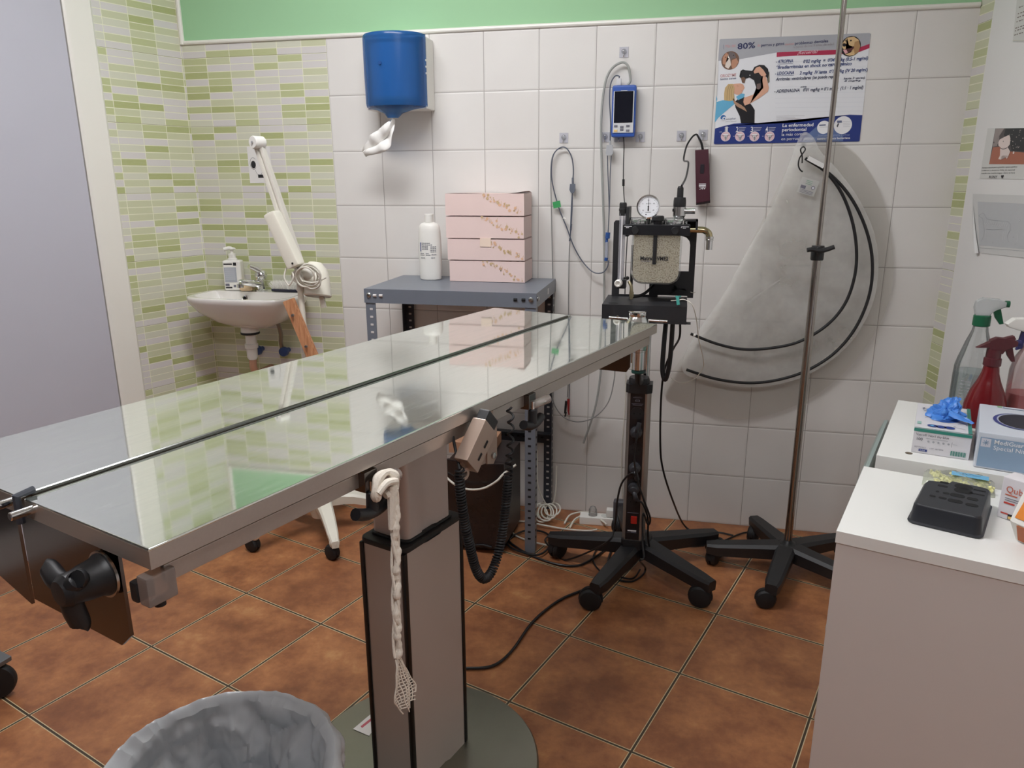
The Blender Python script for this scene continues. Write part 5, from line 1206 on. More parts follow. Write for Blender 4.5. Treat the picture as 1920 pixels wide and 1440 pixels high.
# ------------------------------------------------------------------ poster on the white tiles
def wallmap(p, q, l): return Vector((p, -.0012 - l, q))
a = Art(wallmap)
PW = mat('poster white', (232, 234, 238), .3, var=.01); PG = ink('poster grey', (170, 172, 178), .3); PR = ink('poster crimson', (176, 46, 80), .3); PB = ink('poster blue', (40, 58, 128), .3)
PDB = ink('poster dark blue', (32, 40, 86)); SKIN = ink('skin tone', (222, 172, 146), .3); HAIR = ink('blonde hair', (206, 178, 128), .3); HAIRD = ink('hair shade', (150, 118, 80), .3)
SCARF = ink('blue scarf', (104, 178, 214), .3); BLK = ink('poster black', (28, 28, 32), .3); PEN = ink('pen blue', (46, 66, 122), .4); PENB = ink('pen black', (60, 66, 92), .4); PINKR = ink('pale red text', (206, 150, 150)); RUL = ink('ruled line', (206, 210, 218)); BRN = ink('brown fur', (118, 88, 70)); FUR = ink('golden fur', (214, 182, 134)); FURD = ink('golden fur shade', (176, 136, 92))
a.poly([(0.8069,1.7375), (0.8098,1.7394), (1.2669,1.7389), (1.2711,1.736), (1.274,1.4945), (1.2749,1.4138), (1.2724,1.4109), (0.8124,1.4083), (0.8091,1.4111), (0.8096,1.465), (0.8102,1.5735)], PW, 0)
a.poly([(0.8069,1.7375), (0.8098,1.7394), (1.2669,1.7389), (1.2711,1.736), (1.2714,1.7063), (1.2298,1.694), (1.1589,1.6936), (1.0579,1.6946), (0.9908,1.692), (0.9294,1.6833), (0.8761,1.6757), (0.8067,1.6732)], PG, 1)
a.poly([(0.9908,1.692), (1.058,1.6934), (1.1589,1.693), (1.2299,1.6937), (1.2714,1.7069), (1.272,1.6944), (1.2314,1.68), (1.1603,1.6792), (1.0591,1.6806), (0.9914,1.6785)], PR, 2)
def ptxt(s, x, y, h, w, m, lay=3, bold=0.0, shear=0.0, rot=.041):
    p = pz(x, y); q = pz(x+w, y); a.text(s, p[0], p[1], h*K*1.32, m, lay, rot, shear=shear, bold=bold, width=abs(q[0]-p[0]))
P00, P10, P01 = (0.8022,1.7406), (1.2689,1.7217), (0.824,1.4127)
K = ((P10[0]-P00[0])/1600 + (P00[1]-P01[1])/1100)/2
def pz(x, y):   # same mapping as the sheet corners, bilinear
    c = ((0.8022,1.7406), (1.2689,1.7217), (0.824,1.4127), (1.3047,1.406)); u = (x-150)/1600; v = (y-130)/1100
    return tuple(c[0][i]*(1-u)*(1-v) + c[1][i]*u*(1-v) + c[2][i]*(1-u)*v + c[3][i]*u*v for i in (0, 1))
def pl(L): return [pz(x, y) for x, y in L]
ptxt('Más del', 225, 222, 34, 110, PINKR); ptxt('80%', 360, 238, 66, 190, PDB, bold=.02); ptxt('de', 575, 212, 30, 32, PINKR); ptxt('perros y gatos', 615, 210, 32, 245, PDB, bold=.012)
ptxt('tienen', 872, 198, 28, 95, PINKR); ptxt('problemas dentales', 975, 192, 32, 345, PDB, bold=.012); ptxt('a partir de los 3 años de edad', 960, 226, 26, 420, ink('faint grey', (150, 142, 148)))
a.line(pl([(208, 190), (208, 238)]), .0006, PDB, 3)
ptxt('¡Recuerda!', 1000, 292, 34, 215, ink('pink white', (236, 206, 214)), 4, shear=.3)
# round pictures: two puppies, golden dog
c = pz(282, 353); a.disc(c[0], c[1], 97*K, BRN, 2, 36)
a.poly(pl([(200, 320), (240, 272), (272, 300), (280, 360), (240, 400), (200, 390)]), ink('puppy tan', (190, 140, 112)), 3)
a.poly(pl([(272, 262), (330, 275), (345, 330), (310, 330), (285, 350), (262, 310)]), ink('puppy grey', (110, 100, 100)), 3)
a.poly(pl([(255, 295), (280, 330), (290, 400), (262, 440), (225, 420), (232, 380), (258, 350)]), ink('puppy white', (226, 214, 204)), 4)
a.poly(pl([(300, 350), (350, 330), (372, 370), (340, 425), (305, 440), (292, 400)]), ink('puppy tan', (190, 140, 112)), 4)
for x, y in ((262, 335), (232, 320), (318, 300)): c = pz(x, y); a.disc(c[0], c[1], 6*K, BLK, 5, 10)
c = pz(1557, 207); a.disc(c[0], c[1], 103*K, BLK, 3, 40)
a.poly(pl([(1478, 170), (1520, 118), (1590, 108), (1640, 140), (1656, 205), (1640, 260), (1590, 298), (1545, 305), (1500, 290), (1560, 270), (1590, 215), (1540, 235), (1490, 245), (1470, 215)]), FUR, 4)
a.poly(pl([(1600, 160), (1640, 150), (1655, 210), (1640, 262), (1600, 290), (1585, 230)]), FURD, 5)
a.poly(pl([(1490, 240), (1560, 225), (1590, 205), (1592, 222), (1560, 262), (1515, 280), (1490, 268)]), ink('mouth dark', (84, 40, 40)), 6)
a.poly(pl([(1478, 245), (1512, 240), (1530, 272), (1500, 285)]), ink('tongue', (226, 168, 170)), 7)
a.poly(pl([(1476, 182), (1505, 178), (1510, 200), (1490, 212), (1474, 202)]), BLK, 6); c = pz(1560, 148); a.disc(c[0], c[1], 9*K, BLK, 6, 12); c = pz(1508, 150); a.disc(c[0], c[1], 7*K, BLK, 6, 12)
ptxt('OROZYME', 172, 530, 34, 172, PINKR, bold=.01); ptxt('bocas sanas', 172, 558, 24, 172, ink('slate text', (96, 104, 132)), bold=.01)
# woman lifting a small dog
a.poly(pl([(130, 790), (200, 770), (320, 775), (330, 810), (280, 850), (220, 900), (150, 960), (112, 1010), (120, 900)]), SCARF, 2)
a.poly(pl([(125, 720), (140, 760), (128, 800)]), SCARF, 2)
a.poly(pl([(330, 790), (380, 745), (430, 735), (470, 770), (520, 830), (548, 875), (545, 1020), (400, 1020), (385, 940), (340, 850)]), BLK, 3)
a.poly(pl([(432, 745), (520, 715), (600, 672), (640, 640), (632, 560), (618, 500), (660, 500), (682, 560), (700, 640), (690, 680), (600, 745), (500, 805), (440, 828), (424, 790)]), SKIN, 4)
a.poly(pl([(535, 470), (560, 430), (600, 415), (640, 450), (672, 500), (660, 520), (618, 515), (590, 480), (545, 490)]), SKIN, 7)
a.poly(pl([(290, 605), (340, 596), (395, 592), (425, 605), (438, 640), (420, 668), (405, 700), (375, 715), (330, 705), (300, 660)]), SKIN, 4)
a.poly(pl([(225, 640), (260, 600), (310, 598), (330, 640), (320, 700), (330, 770), (270, 780), (215, 770), (215, 700)]), HAIR, 5)
for k in range(6): a.line(pl([(262+k*10, 606+k*2), (240+k*11, 680), (232+k*14, 770)]), .0011, HAIRD if k % 2 else HAIR, 6)
a.poly(pl([(310, 740), (345, 790), (400, 820), (440, 850), (465, 895), (420, 870), (360, 840), (320, 800)]), ink('hair ends', (176, 138, 112)), 5)
a.poly(pl([(345, 735), (400, 700), (440, 705), (430, 740), (370, 770)]), SCARF, 5)
a.line(pl([(352, 618), (372, 622)]), .001, HAIRD, 6); a.line(pl([(398, 672), (416, 668)]), .0009, ink('lip', (190, 110, 104)), 6)
a.poly(pl([(395, 462), (420, 446), (450, 455), (520, 462), (545, 420), (600, 398), (650, 402), (690, 440), (700, 490), (690, 540), (640, 500), (610, 560), (620, 610), (600, 655), (572, 655), (555, 610), (540, 560), (490, 530), (450, 545), (435, 590), (412, 585), (402, 545), (382, 522), (400, 500)]), BLK, 5)
a.poly(pl([(398, 535), (430, 525), (448, 545), (438, 588), (412, 586)]), BRN, 6); a.poly(pl([(570, 600), (610, 590), (615, 640), (590, 658), (568, 648)]), ink('paw brown', (110, 90, 86)), 6)
a.poly(pl([(672, 480), (705, 470), (708, 580), (690, 590), (688, 530)]), ink('tail grey', (120, 116, 96)), 4)
c = pz(496, 507); a.disc(c[0], c[1], 5*K, INKW, 7, 10)
# maker's mark and small print
c = pz(205, 958); a.disc(c[0], c[1], 30*K, ink('logo blue', (44, 104, 168)), 2, 28); c = pz(216, 966); a.disc(c[0], c[1], 20*K, PW, 3, 24); c = pz(216, 968); a.disc(c[0], c[1], 9*K, ink('logo blue', (44, 104, 168)), 4, 18); a.poly(pl([(176, 970), (212, 985), (206, 990), (180, 985)]), PW, 4)
ptxt('ecuphar', 238, 982, 24, 105, ink('slate text', (96, 104, 132))); ptxt('salud y bienestar', 230, 1006, 14, 120, PG)
for y, w in ((942, 300), (958, 200), (972, 260), (986, 180)): a.line(pl([(780, y), (780+w, y-6)]), .0006, ink('faint grey', (150, 142, 148)), 2)
# ruled lines and handwriting
for y in (360, 425, 490, 550, 625, 690, 745, 795, 845, 890):
    a.line(pl([(765, y+6), (1715, y-6)]), .0004, RUL, 1)
def hand(s, x, y, w, h=36, m=PEN): ptxt(s, x, y, h, w, m, 3, bold=.022, shear=.18, rot=.018)
hand('- ATROPINA', 775, 382, 180); hand("0'02 mg/kg  =  0'04 ml/kg (0.5-1 mg/ml)", 1062, 380, 665)
hand('*Bradiarritmias en shock no cardiogénico', 772, 442, 790)
hand('- LIDOCAINA', 765, 505, 200); hand("2 mg/kg  IV lenta  0'1 ml/kg (IV 20 mg/ml)", 1025, 500, 700)
hand('Arritmias ventriculares (se puede repetir', 775, 565, 665, m=PENB); hand('hasta 3 veces)', 1485, 552, 215, 22, PENB); hand('8 mg/kg', 1490, 576, 170, 16, PENB)
hand('CPR', 1032, 640, 66, 16, PENB); hand("- ADRENALINA   0'01 mg/kg = 0'1 ml/kg  (1:1 · 1 mg/ml)", 755, 692, 925, m=PENB)
a.line(pl([(795, 391), (955, 386)]), .0008, PEN, 3); a.line(pl([(785, 513), (965, 507)]), .0008, PEN, 3); a.line(pl([(1315, 390), (1500, 382)]), .0008, PEN, 3)
# blue band
a.poly(pl([(115, 1075), (200, 1050), (320, 1022), (450, 1012), (600, 1016), (800, 1018), (1000, 1008), (1150, 988), (1350, 950), (1550, 926), (1678, 930), (1650, 1205), (1640, 1215), (112, 1245), (102, 1236)]), PB, 3)
a.poly(pl([(1120, 1130), (1220, 1040), (1480, 1090), (1480, 1212), (1050, 1222)]), ink('poster haze blue', (96, 116, 160), .3), 4)
for k, x in enumerate((232, 388, 545, 708)):
    ptxt(str(k+1), x-45, 1113, 62, 26, INKW, 5, bold=.012); c = pz(x, 1160); a.disc(c[0], c[1], 54*K, INKW, 4, 30); a.disc(c[0], c[1], 54*K, ink('tooth pink', (226, 196, 202)), 5, 30, 50*K); 
    a.poly(pl([(x-30, 1135), (x+30, 1132), (x+14, 1160), (x+6, 1200), (x-4, 1200), (x-14, 1162)]), INKW, 6); a.poly(pl([(x-5, 1162), (x+6, 1162), (x+3, 1200), (x-3, 1200)]), LG, 7)
    a.line(pl([(x-44, 1152), (x+44, 1150)]), .0012, ink('tooth mauve', (146, 110, 130)), 7)
    for j in range(3): a.line(pl([(x-12, 1066+j*15), (x+(34, 66, 78, 66)[k]-j*8, 1065+j*15)]), .0010, INKW, 5)
    a.line(pl([(x-70 + (20 if k else 0), 1112), (x-40, 1111)]), .001, INKW, 5)
    if k < 3: a.line(pl([(x+82, 1158), (x+100, 1157)]), .001, INKW, 5)
for k, (s, w, h) in enumerate((('La enfermedad', 325, 38), ('periodontal', 255, 38), ('la más común', 262, 34), ('en perros y gatos', 330, 34))):
    ptxt(s, 842 - k*4, 1058 + k*48, h, w, INKW, 5, bold=.016 if k < 2 else 0, rot=.01)
for x, y, r in ((1280, 1062, 70), (1478, 1038, 94)):
    c = pz(x, y); a.disc(c[0], c[1], r*K, INKW, 5, 40)
a.line(pl([(1232, 1040), (1300, 1036)]), .004, ink('slate text', (96, 104, 132)), 6); a.line(pl([(1240, 1060), (1330, 1058)]), .001, PG, 6)
a.poly(pl([(1415, 990), (1465, 988), (1470, 1010), (1420, 1015)]), ink('slate text', (96, 104, 132)), 6); a.poly(pl([(1425, 1020), (1440, 1018), (1425, 1062), (1412, 1050)]), LG, 6)
for j in range(4): a.line(pl([(1480, 1000+j*18), (1550, 998+j*18)]), .0008, PG, 6)
ptxt('Sonrisas, programa y eficaz', 1215, 1160, 24, 330, ink('band pale', (150, 164, 200)), 5, rot=.01); ptxt('contra la placa bacteriana', 1210, 1196, 26, 340, INKW, 5, bold=.012, rot=.01)
PO = a.build('poster'); tag(PO, 'large printed dental poster with handwritten notes, woman lifting a dog, on the white tiles', 'poster')

# ------------------------------------------------------------------ papers on the right wall
def rmap(p, q, l): return rw(p, q, .0075 + l)
a = Art(rmap)
a.poly([(0.1662,1.4361), (0.4072,1.4224), (0.4478,1.2885), (0.1644,1.2914)], mat('sheet white', (208, 208, 204), .4, var=.02), 0)
a.poly([(0.2091,1.4328), (0.3674,1.4239), (0.3851,1.3288), (0.2058,1.3327)], ink('photo dark', (86, 80, 80)), 1)
a.poly([(0.2133,1.3802), (0.2481,1.3801), (0.3116,1.3646), (0.3779,1.3598), (0.3851,1.3288), (0.2058,1.3327)], ink('photo floor', (168, 104, 82)), 2)
a.poly([(0.2108,1.4322), (0.2578,1.4298), (0.2382,1.4125), (0.2422,1.383), (0.2108,1.3816)], ink('photo wall', (150, 140, 136)), 2)
TREE = ink('photo tree', (44, 46, 48)); a.poly([(0.2653,1.4293), (0.367,1.4237), (0.3794,1.3622), (0.3132,1.3671), (0.3012,1.3909), (0.261,1.4112)], TREE, 3)
WF = ink('white fur', (222, 206, 200)); r = random.Random(3)
for k in range(26):
    x, y = r.uniform(.0, 1), r.uniform(0, 1); p, q = (0.2793,1.4232), (0.3748,1.37); a.disc(p[0] + (q[0]-p[0])*x, p[1] + (q[1]-p[1])*y, .0012, WF, 4, 8)
a.poly([(0.2445,1.4002), (0.2615,1.4046), (0.2858,1.4099), (0.2933,1.409), (0.2994,1.4001), (0.3018,1.3844), (0.2893,1.3745), (0.2651,1.3736), (0.2447,1.3829), (0.2403,1.3924)], WF, 5)
a.poly([(0.2544,1.3759), (0.2934,1.377), (0.3092,1.3647), (0.3035,1.3518), (0.2975,1.3446), (0.2885,1.3549), (0.2685,1.3542), (0.2683,1.3435), (0.2535,1.3458), (0.2595,1.3558)], WF, 5)
for s, rr in (((374, 194), .0016), ((312, 225), .002)): pass
p = (0.2657,1.3942); a.disc(p[0], p[1], .0017, INKB, 6, 12); p = (0.2384,1.3853); a.disc(p[0], p[1], .0021, INKB, 6, 12); p = (0.2165,1.3935); a.disc(p[0], p[1], .0024, INKB, 6, 12)
a.line([(0.2531,1.3767), (0.2728,1.3725), (0.2916,1.3752)], .0012, LG, 7); a.disc(*(0.327,1.361), .004, WF, 5, 12)
def rt(s, p, w, h, bold=0.0, shear=0.0): a.text(s, p[0], p[1], h, INKB, 2, width=w, bold=bold, shear=shear)
rt('Aunque soy un perro grandón, quiero pediros', (0.1707,1.3211), .185, .0055); rt('cuidarme y desearme feliz, un especial', (0.1699,1.313), .175, .0055); rt('cuando seas mucho mayor, claro, se hará', (0.1702,1.3049), .178, .0055)
rt('RONY', (0.2156,1.2922), .046, .0105, .01, .2)
h = (0.2887,1.2961); a.poly([(h[0] + x*.0068, h[1] + y*.0055) for x, y in ((0, -1), (.55, -.4), (1, .2), (.9, .75), (.5, .95), (0, .5), (-.5, .95), (-.9, .75), (-1, .2), (-.55, -.4))], INKB, 3)
tag(a.build('photo_sheet'), 'white sheet with a small white dog photo and black heart, on the right wall', 'paper')

a = Art(rmap)
a.poly([(0.1391,1.2456), (0.4691,1.2465), (0.5184,1.0839), (0.2147,1.0733), (0.1528,1.1824)], mat('drawing paper', (206, 206, 204), .6, var=.02), 0)
a.poly([(0.1742,1.2235), (0.4757,1.2248), (0.5113,1.1072), (0.2234,1.0958)], ink('pencil grey', (186, 188, 190), .7), 1)
DL = ink('chalk line', (212, 214, 214), .7); DGL = ink('drawn line', (150, 152, 156), .7)
a.line([(0.1934,1.1825), (0.2172,1.1909), (0.2335,1.1818), (0.2517,1.1743), (0.3113,1.1732), (0.3505,1.1739), (0.37,1.1651), (0.3723,1.1498), (0.3645,1.1359), (0.3748,1.1178)], .0009, DGL, 3)
a.line([(0.1934,1.1825), (0.2076,1.1777), (0.2196,1.1741), (0.2285,1.1575), (0.2389,1.1412), (0.2385,1.1213), (0.2304,1.1087)], .0009, DGL, 3); a.line([(0.2474,1.1451), (0.2939,1.1469), (0.334,1.1511)], .0009, DGL, 3)
for k in range(13):
    p, q = (0.2356,1.1748), (0.3541,1.17); t = k/12; x = p[0] + (q[0]-p[0])*t; z = p[1] + (q[1]-p[1])*t
    a.line([(x, z - .001), (x + .003*math.sin(k), z - .008), (x - .004, z - .016)], .0011, DL, 3)
for s, e in (((0.2458,1.1416), (0.2499,1.1193)), ((0.3478,1.1509), (0.3535,1.1243)), ((0.3408,1.145), (0.3427,1.1194)), ((0.3621,1.1598), (0.3631,1.1358))): a.line([s, e], .001, DL, 3)
a.disc(*(0.4105,1.1793), .003, DGL, 3, 16); a.disc(*(0.4105,1.1793), .002, DL, 4, 16); a.line([(0.41,1.1417), (0.4154,1.1316), (0.4145,1.1223)], .001, DL, 3)
for p in ((0.2926,1.1091), (0.4067,1.1145), (0.3918,1.1325)): a.line([p, (p[0]+.004, p[1]+.0004)], .0012, DGL, 3)
a.line([(0.2239,1.0886), (0.3598,1.0955), (0.5128,1.1023)], .0008, DGL, 2)
DRW = a.build('drawing_sheet'); tag(DRW, 'curling grey drawing of a striped dog on the right wall, below the photo sheet', 'paper')
A0, A1, A2, A3 = (0.1497,1.2113), (0.1517,1.1823), (0.2147,1.0733), (0.2309,1.0892)
b = MB()
def curl(u, v):
    p0 = rw(A0[0] + (A2[0]-A0[0])*v - .004*math.sin(v*PI), A0[1] + (A2[1]-A0[1])*v, .0085); 
    return p0 + RD*u*.016*(.3+v) + RN*(.012*math.sin(u*PI*.9)*v + .0005)
b.sheet(curl, 6, 12); b.build('curled_edge', MATS['drawing paper'], DRW)
a = Art(rmap)
p, q, s = (0.229,1.7707), (0.23,1.6652), (0.202,1.6699)
a.poly([(0.2087,1.8291), (0.3927,1.7984), (0.4332,1.628), (0.2277,1.6642)], mat('sheet white', (208, 208, 204), .4), 0)
for k, y in enumerate((14, 26, 33, 41, 53, 58, 66)):
    y0, y1 = 14, 66
    p0 = (0.2324,1.7511); p1 = (0.2307,1.6803); f = (y-14)/52; x = p0[0] + (p1[0]-p0[0])*f; z = p0[1] + (p1[1]-p0[1])*f
    for j in range(8): a.rect(x + j*.012, z-.0012, x + j*.012 + .009 - .003*((j+k) % 2), z+.0014, ink('brown print', (110, 96, 90)), 1)
a.line([(0.2296,1.6667), (0.432,1.632)], .001, ink('tan rule', (190, 184, 160)), 1)
tag(a.build('notice_sheet'), 'printed notice at the top right edge, highest paper on the right wall', 'paper')

# ------------------------------------------------------------------ white drawer cabinets on the right
def cab(name, label, o, zt, wu, lv, overhang=.0):
    t = thing(name, label, 'cabinet', (o[0], o[1], 0), ANG, 'white cabinets along the right wall')
    return t
c0 = (1.0071,-1.4837,0.7)
C1 = cab('drawer_cabinet', 'white laminate cabinet nearest the camera, carrying the black tray', c0, .70, .6, .355)
LV = .356; WU = .60
b = MB(); b.span((0, 0, .677), (WU, LV, .70), .0012); b.build('cabinet_top', LAMI, C1, local=True)
b = MB(); b.span((.002, .002, .02), (WU-.002, .018, .6765)); b.span((.002, LV-.018, .02), (WU-.002, LV-.002, .6765)); b.span((WU-.018, .018, .02), (WU-.002, LV-.018, .6765)); b.span((.02, .018, .02), (WU-.018, LV-.018, .04)); b.build('carcass', LAMI_SHADE, C1, local=True)
for k in range(3):
    b = MB(); b.span((.003, .0195, .045 + k*.212), (.02, LV-.0195, .045 + k*.212 + .206), .0012); dr = b.build('drawer_front', LAMI_SHADE, C1, local=True)
    b = MB(); b.span((-.012, .12, .045 + k*.212 + .17), (.003, .24, .045 + k*.212 + .182), .003); b.build('drawer_handle', STEEL, dr, local=True)
b = MB()
for x in (.03, WU-.05): 
    for y in (.03, LV-.05): b.span((x, y, 0), (x+.03, y+.03, .0205))
b.build('foot', WHITEPL, C1, local=True)
c1 = (1.1539,-1.1136,0.715)
C2 = cab('drawer_cabinet', 'white cabinet in the corner carrying the glove boxes and spray bottles', c1, .715, .38, .5)
LV2, WU2 = .487, .36
b = MB(); b.span((0, 0, .68), (WU2, LV2, .715), .001); ct = b.build('cabinet_top', LAMI, C2, local=True)
b = MB(); b.lathe([(0, 0), (.0075, 0), (.0075, .0006), (0, .0006)], (1.2254,-1.0881,0.7148), seg=20); b.build('screw_hole', mat('brown hole', (92, 80, 64), .6), ct)
b = MB(); b.span((.012, .002, .02), (WU2-.002, LV2-.002, .679)); b.build('carcass', LAMI_SHADE, C2, local=True)
b = MB(); SG = mat('grey green lacquer', (150, 164, 160), .3, var=.03)
b.prism([(-.038, .03, .04), (-.018, .03, .04), (-.018, .03, .62), (-.012, .03, .655), (-.016, .03, .664), (-.024, .03, .662), (-.033, .03, .64), (-.038, .03, .60)], (0, LV2-.06, 0)); 
b.span((-.02, .06, .2), (.013, LV2-.06, .22)); b.build('drawer_front', SG, C2, local=True)
b = MB()
for x in (.03, WU2-.06):
    for y in (.03, LV2-.06): b.span((x, y, 0), (x+.03, y+.03, .0205))
b.build('foot', WHITEPL, C2, local=True)

# black tool tray
TR = thing('tool_tray', 'black moulded plastic tray with holes and slots, on the nearest white cabinet', 'tray', (1.223, -1.370, .7002), ANG-.09)
def rrect(w, d, r, z, dx=0, dy=0, n=5, notch=0.0):
    P = []
    for cx, cy, a0 in ((w/2-r, d/2-r, 0), (-w/2+r, d/2-r, PI/2), (-w/2+r, -d/2+r, PI), (w/2-r, -d/2+r, 3*PI/2)):
        if notch and cx < 0 and cy > 0:
            P += [Vector((-w/2+notch*1.3+dx, d/2+dy, z)), Vector((-w/2+notch*1.2+dx, d/2-notch*.45+dy, z)), Vector((-w/2+notch*.6+dx, d/2-notch*.55+dy, z)), Vector((-w/2+dx+.003, d/2-notch*.7+dy, z)), Vector((-w/2+dx, d/2-notch*1.3+dy, z)), Vector((-w/2+dx, d/2-notch*1.4+dy, z))]
        else: P += [Vector((cx + r*math.cos(a0 + k*PI/2/n) + dx, cy + r*math.sin(a0 + k*PI/2/n) + dy, z)) for k in range(n+1)]
    return P
b = MB(); R_ = [rrect(.116, .170, .014, 0, notch=.03), rrect(.118, .172, .014, .003, notch=.03), rrect(.112, .166, .014, .005, notch=.03), rrect(.106, .158, .013, .032, notch=.03), rrect(.100, .152, .012, .036, notch=.03)]
rows = [[b.bm.verts.new(p) for p in r] for r in R_]
for A, B in zip(rows, rows[1:]):
    for i in range(len(A)): b.face([A[i], A[(i+1) % len(A)], B[(i+1) % len(A)], B[i]])
b.face(rows[0][::-1]); b.face(rows[-1]); b.build('tray_body', mat('satin black moulding', (36, 38, 44), .38, var=.1), TR, local=True)
b = MB()
def slot(x, y, r, L=0.0):
    b.prism([(x + L*(1 if math.cos(2*PI*k/16) > 0 else -1)*.5 + r*math.cos(2*PI*k/16), y + r*1.35*math.sin(2*PI*k/16), .0359) for k in range(16)], (0, 0, .0005))
for x, y, r, L in ((-.022, .060, .0035, .008), (.010, .058, .009, .012), (.036, .056, .002, .016), (-.022, .040, .0035, .01), (.012, .036, .009, .012), (.034, .034, .002, .02), (-.026, .006, .003, 0), (-.012, .006, .0035, .004), (.006, .006, .006, .012), (.030, .004, .005, .008), (-.030, -.022, .003, .004), (-.014, -.022, .0035, .006), (.006, -.024, .006, .012), (.032, -.026, .005, .01)): slot(x, y, r, L)
b.build('tray_slots', DARK, TR, local=True)

# glove box with a blue glove sticking out
g0, g1 = (1.2321,-1.0784,0.7155), (1.3341,-1.1097,0.7155)
GB = thing('glove_box', 'white and green box of blue nitrile gloves with a glove sticking out of its top', 'glove box', (g0[0], g0[1], .7155), math.atan2(g1[1]-g0[1], g1[0]-g0[0]))
gw, gd_, gh = .1085, .208, .0565; GRN = ink('teal green', (52, 132, 118), .35)
b = MB(); b.span((0, 0, 0), (gw, gd_, gh), .0012); b.build('carton', mat('glove box white', (214, 212, 216), .4, var=.015), GB, local=True)
a = Art(lambda p, q, l: Vector((p, -.0006-l, q)))
a.rect(0, gh-.0075, gw, gh-.0005, GRN); a.text('Vasco® Nitril sky-blue', .005, gh-.0165, .0075, LG, width=.062); a.text('100', .006, gh-.027, .0085, LG, bold=.01)
for k in range(5): a.disc(.030 + k*.0095, gh-.0275, .0022, PG, 1, 12)
a.rect(.024, gh-.0215, .066, gh-.0205, PG); a.line([(.074, gh-.022), (.074, gh-.033)], .0004, LG); a.rect(.076, gh-.027, .084, gh-.0262, PG)
a.text('REF 9209817', .005, .0125, .0042, GREYI); a.text('LOT 18073903', .034, .0125, .0042, GREYI); a.rect(.014, .005, .030, .010, PB); a.text('M (7-8)', .016, .0062, .0034, INKW, 3)
for k in range(18): a.rect(.074 + k*.0016, .005, .0748 + k*.0016 + (.0006 if k % 3 == 0 else 0), .0155, GRN)
art_local('printed_front', a, GB)
a = Art(lambda p, q, l: Vector((p, q, gh + .0006 + l)))
a.rect(0, 0, gw, .0022, GRN); a.rect(gw-.0075, 0, gw-.0002, gd_, GRN)
a.disc(.056, .108, .032, ink('opening blue', (66, 104, 176)), 1, 32, .042); a.disc(.056, .11, .028, ink('opening dark', (40, 62, 120)), 2, 32, .036)
for x in (.034, .050, .066): a.disc(x, .028, .0105, PB, 1, 20, .010)
a.disc(.033, .028, .004, SCARF, 2, 14)
a.line([(.016, .172), (.012, .163), (.018, .160), (.026, .166), (.032, .160), (.028, .152)], .0022, PDB, 1); a.line([(.012, .150), (.020, .144), (.030, .148)], .002, PDB, 1); a.line([(.082, .062), (.094, .070), (.100, .062)], .0012, LG, 1); a.line([(.078, .046), (.074, .038), (.084, .036), (.096, .030)], .001, LG, 1); a.rect(.004, .03, .012, .05, ink('pale teal', (150, 190, 182)))
for k in range(3): a.line([(.018 + .003*k, .085 + .012*k), (.030, .098 + .009*k), (.034 - .004*k, .082 + .01*k)], .0011, PDB, 1)
art_local('printed_top', a, GB)
GLV = mat('blue nitrile', (70, 132, 214), .4, var=.12, scale=60, bump=.2, bscale=120)
b = MB()
def crease(x, y, z):
    d = noise.voronoi(Vector((x, y, z)))[0]; return d[1]-d[0]
def glove(u, v):
    th = u*2*PI; ph = v*PI*.5; c, q = math.cos(th), math.sin(th)
    r = math.cos(ph)**.7 if v < 1 else 0
    w = crease(c*r*1.6 + 3, q*r*1.6, v*2.2); w2 = crease(c*r*3.1, q*r*3.1 + 7, v*4)
    lump = .75 + .5*w + .2*w2
    x = .036*c*r*lump; y = .040*q*r*lump; z = .030*math.sin(ph)*lump
    x += .012*v; y += .020*v; z += .020*max(0, c*.5 + q*.6)*math.sin(ph)
    return Vector((.054 + x, .112 + y, gh + .001 + z))
b.sheet(glove, 64, 26)
def flap(u, v): return Vector((.060 + .048*v + .004*math.sin(u*7), .100 - .030*v + (u-.5)*.044*(1-v*.55), gh + .006 + .016*math.sin((1-v)*PI*.5)*(.6+.4*math.cos((u-.5)*5)) + .007*crease(u*3, v*2, 1)))
b.sheet(flap, 20, 16)
def flap2(u, v): return Vector((.052 + .020*v + (u-.5)*.040*(1-v*.3), .125 + .036*v, gh + .010 + .034*v - .010*v*v + .008*crease(u*3 + 5, v*2, 4)))
b.sheet(flap2, 16, 14)
b.build('glove', GLV, GB, local=True, angle=26, recalc=False, wn=False)

# second, larger glove box with an oval opening
m0, m1 = (1.3318,-1.1476,0.7155), (1.3814,-1.1642,0.7155)
MG = thing('glove_box', 'large pale blue glove box with a dark oval opening, right of the smaller glove box', 'glove box', (m0[0], m0[1], .7155), ANG+.0)
mw, md, mh = .135, .232, .077
b = MB(); b.span((0, 0, 0), (mw, md, mh), .003); b.build('carton', mat('pale box white', (206, 212, 222), .35, var=.015), MG, local=True)
a = Art(lambda p, q, l: Vector((p, -.0006-l, q)))
a.rect(.005, .004, mw, mh-.010, ink('box blue', (140, 164, 190), .35)); a.rect(.007, mh-.030, .024, mh-.012, ink('logo pale', (206, 206, 216)), 2)
for k in range(4):
    th = k*PI/4; a.line([(.0155 - .006*math.cos(th), mh-.021 - .006*math.sin(th)), (.0155 + .006*math.cos(th), mh-.021 + .006*math.sin(th))], .0012, ink('box blue', (140, 164, 190)), 3)
a.text('MediGuard', .029, mh-.021, .0125, INKW, 3, bold=.01); a.text('Special Nitril', .029, mh-.033, .0125, INKW, 3)
art_local('printed_front', a, MG)
a = Art(lambda p, q, l: Vector((p, q, mh + .0006 + l)))
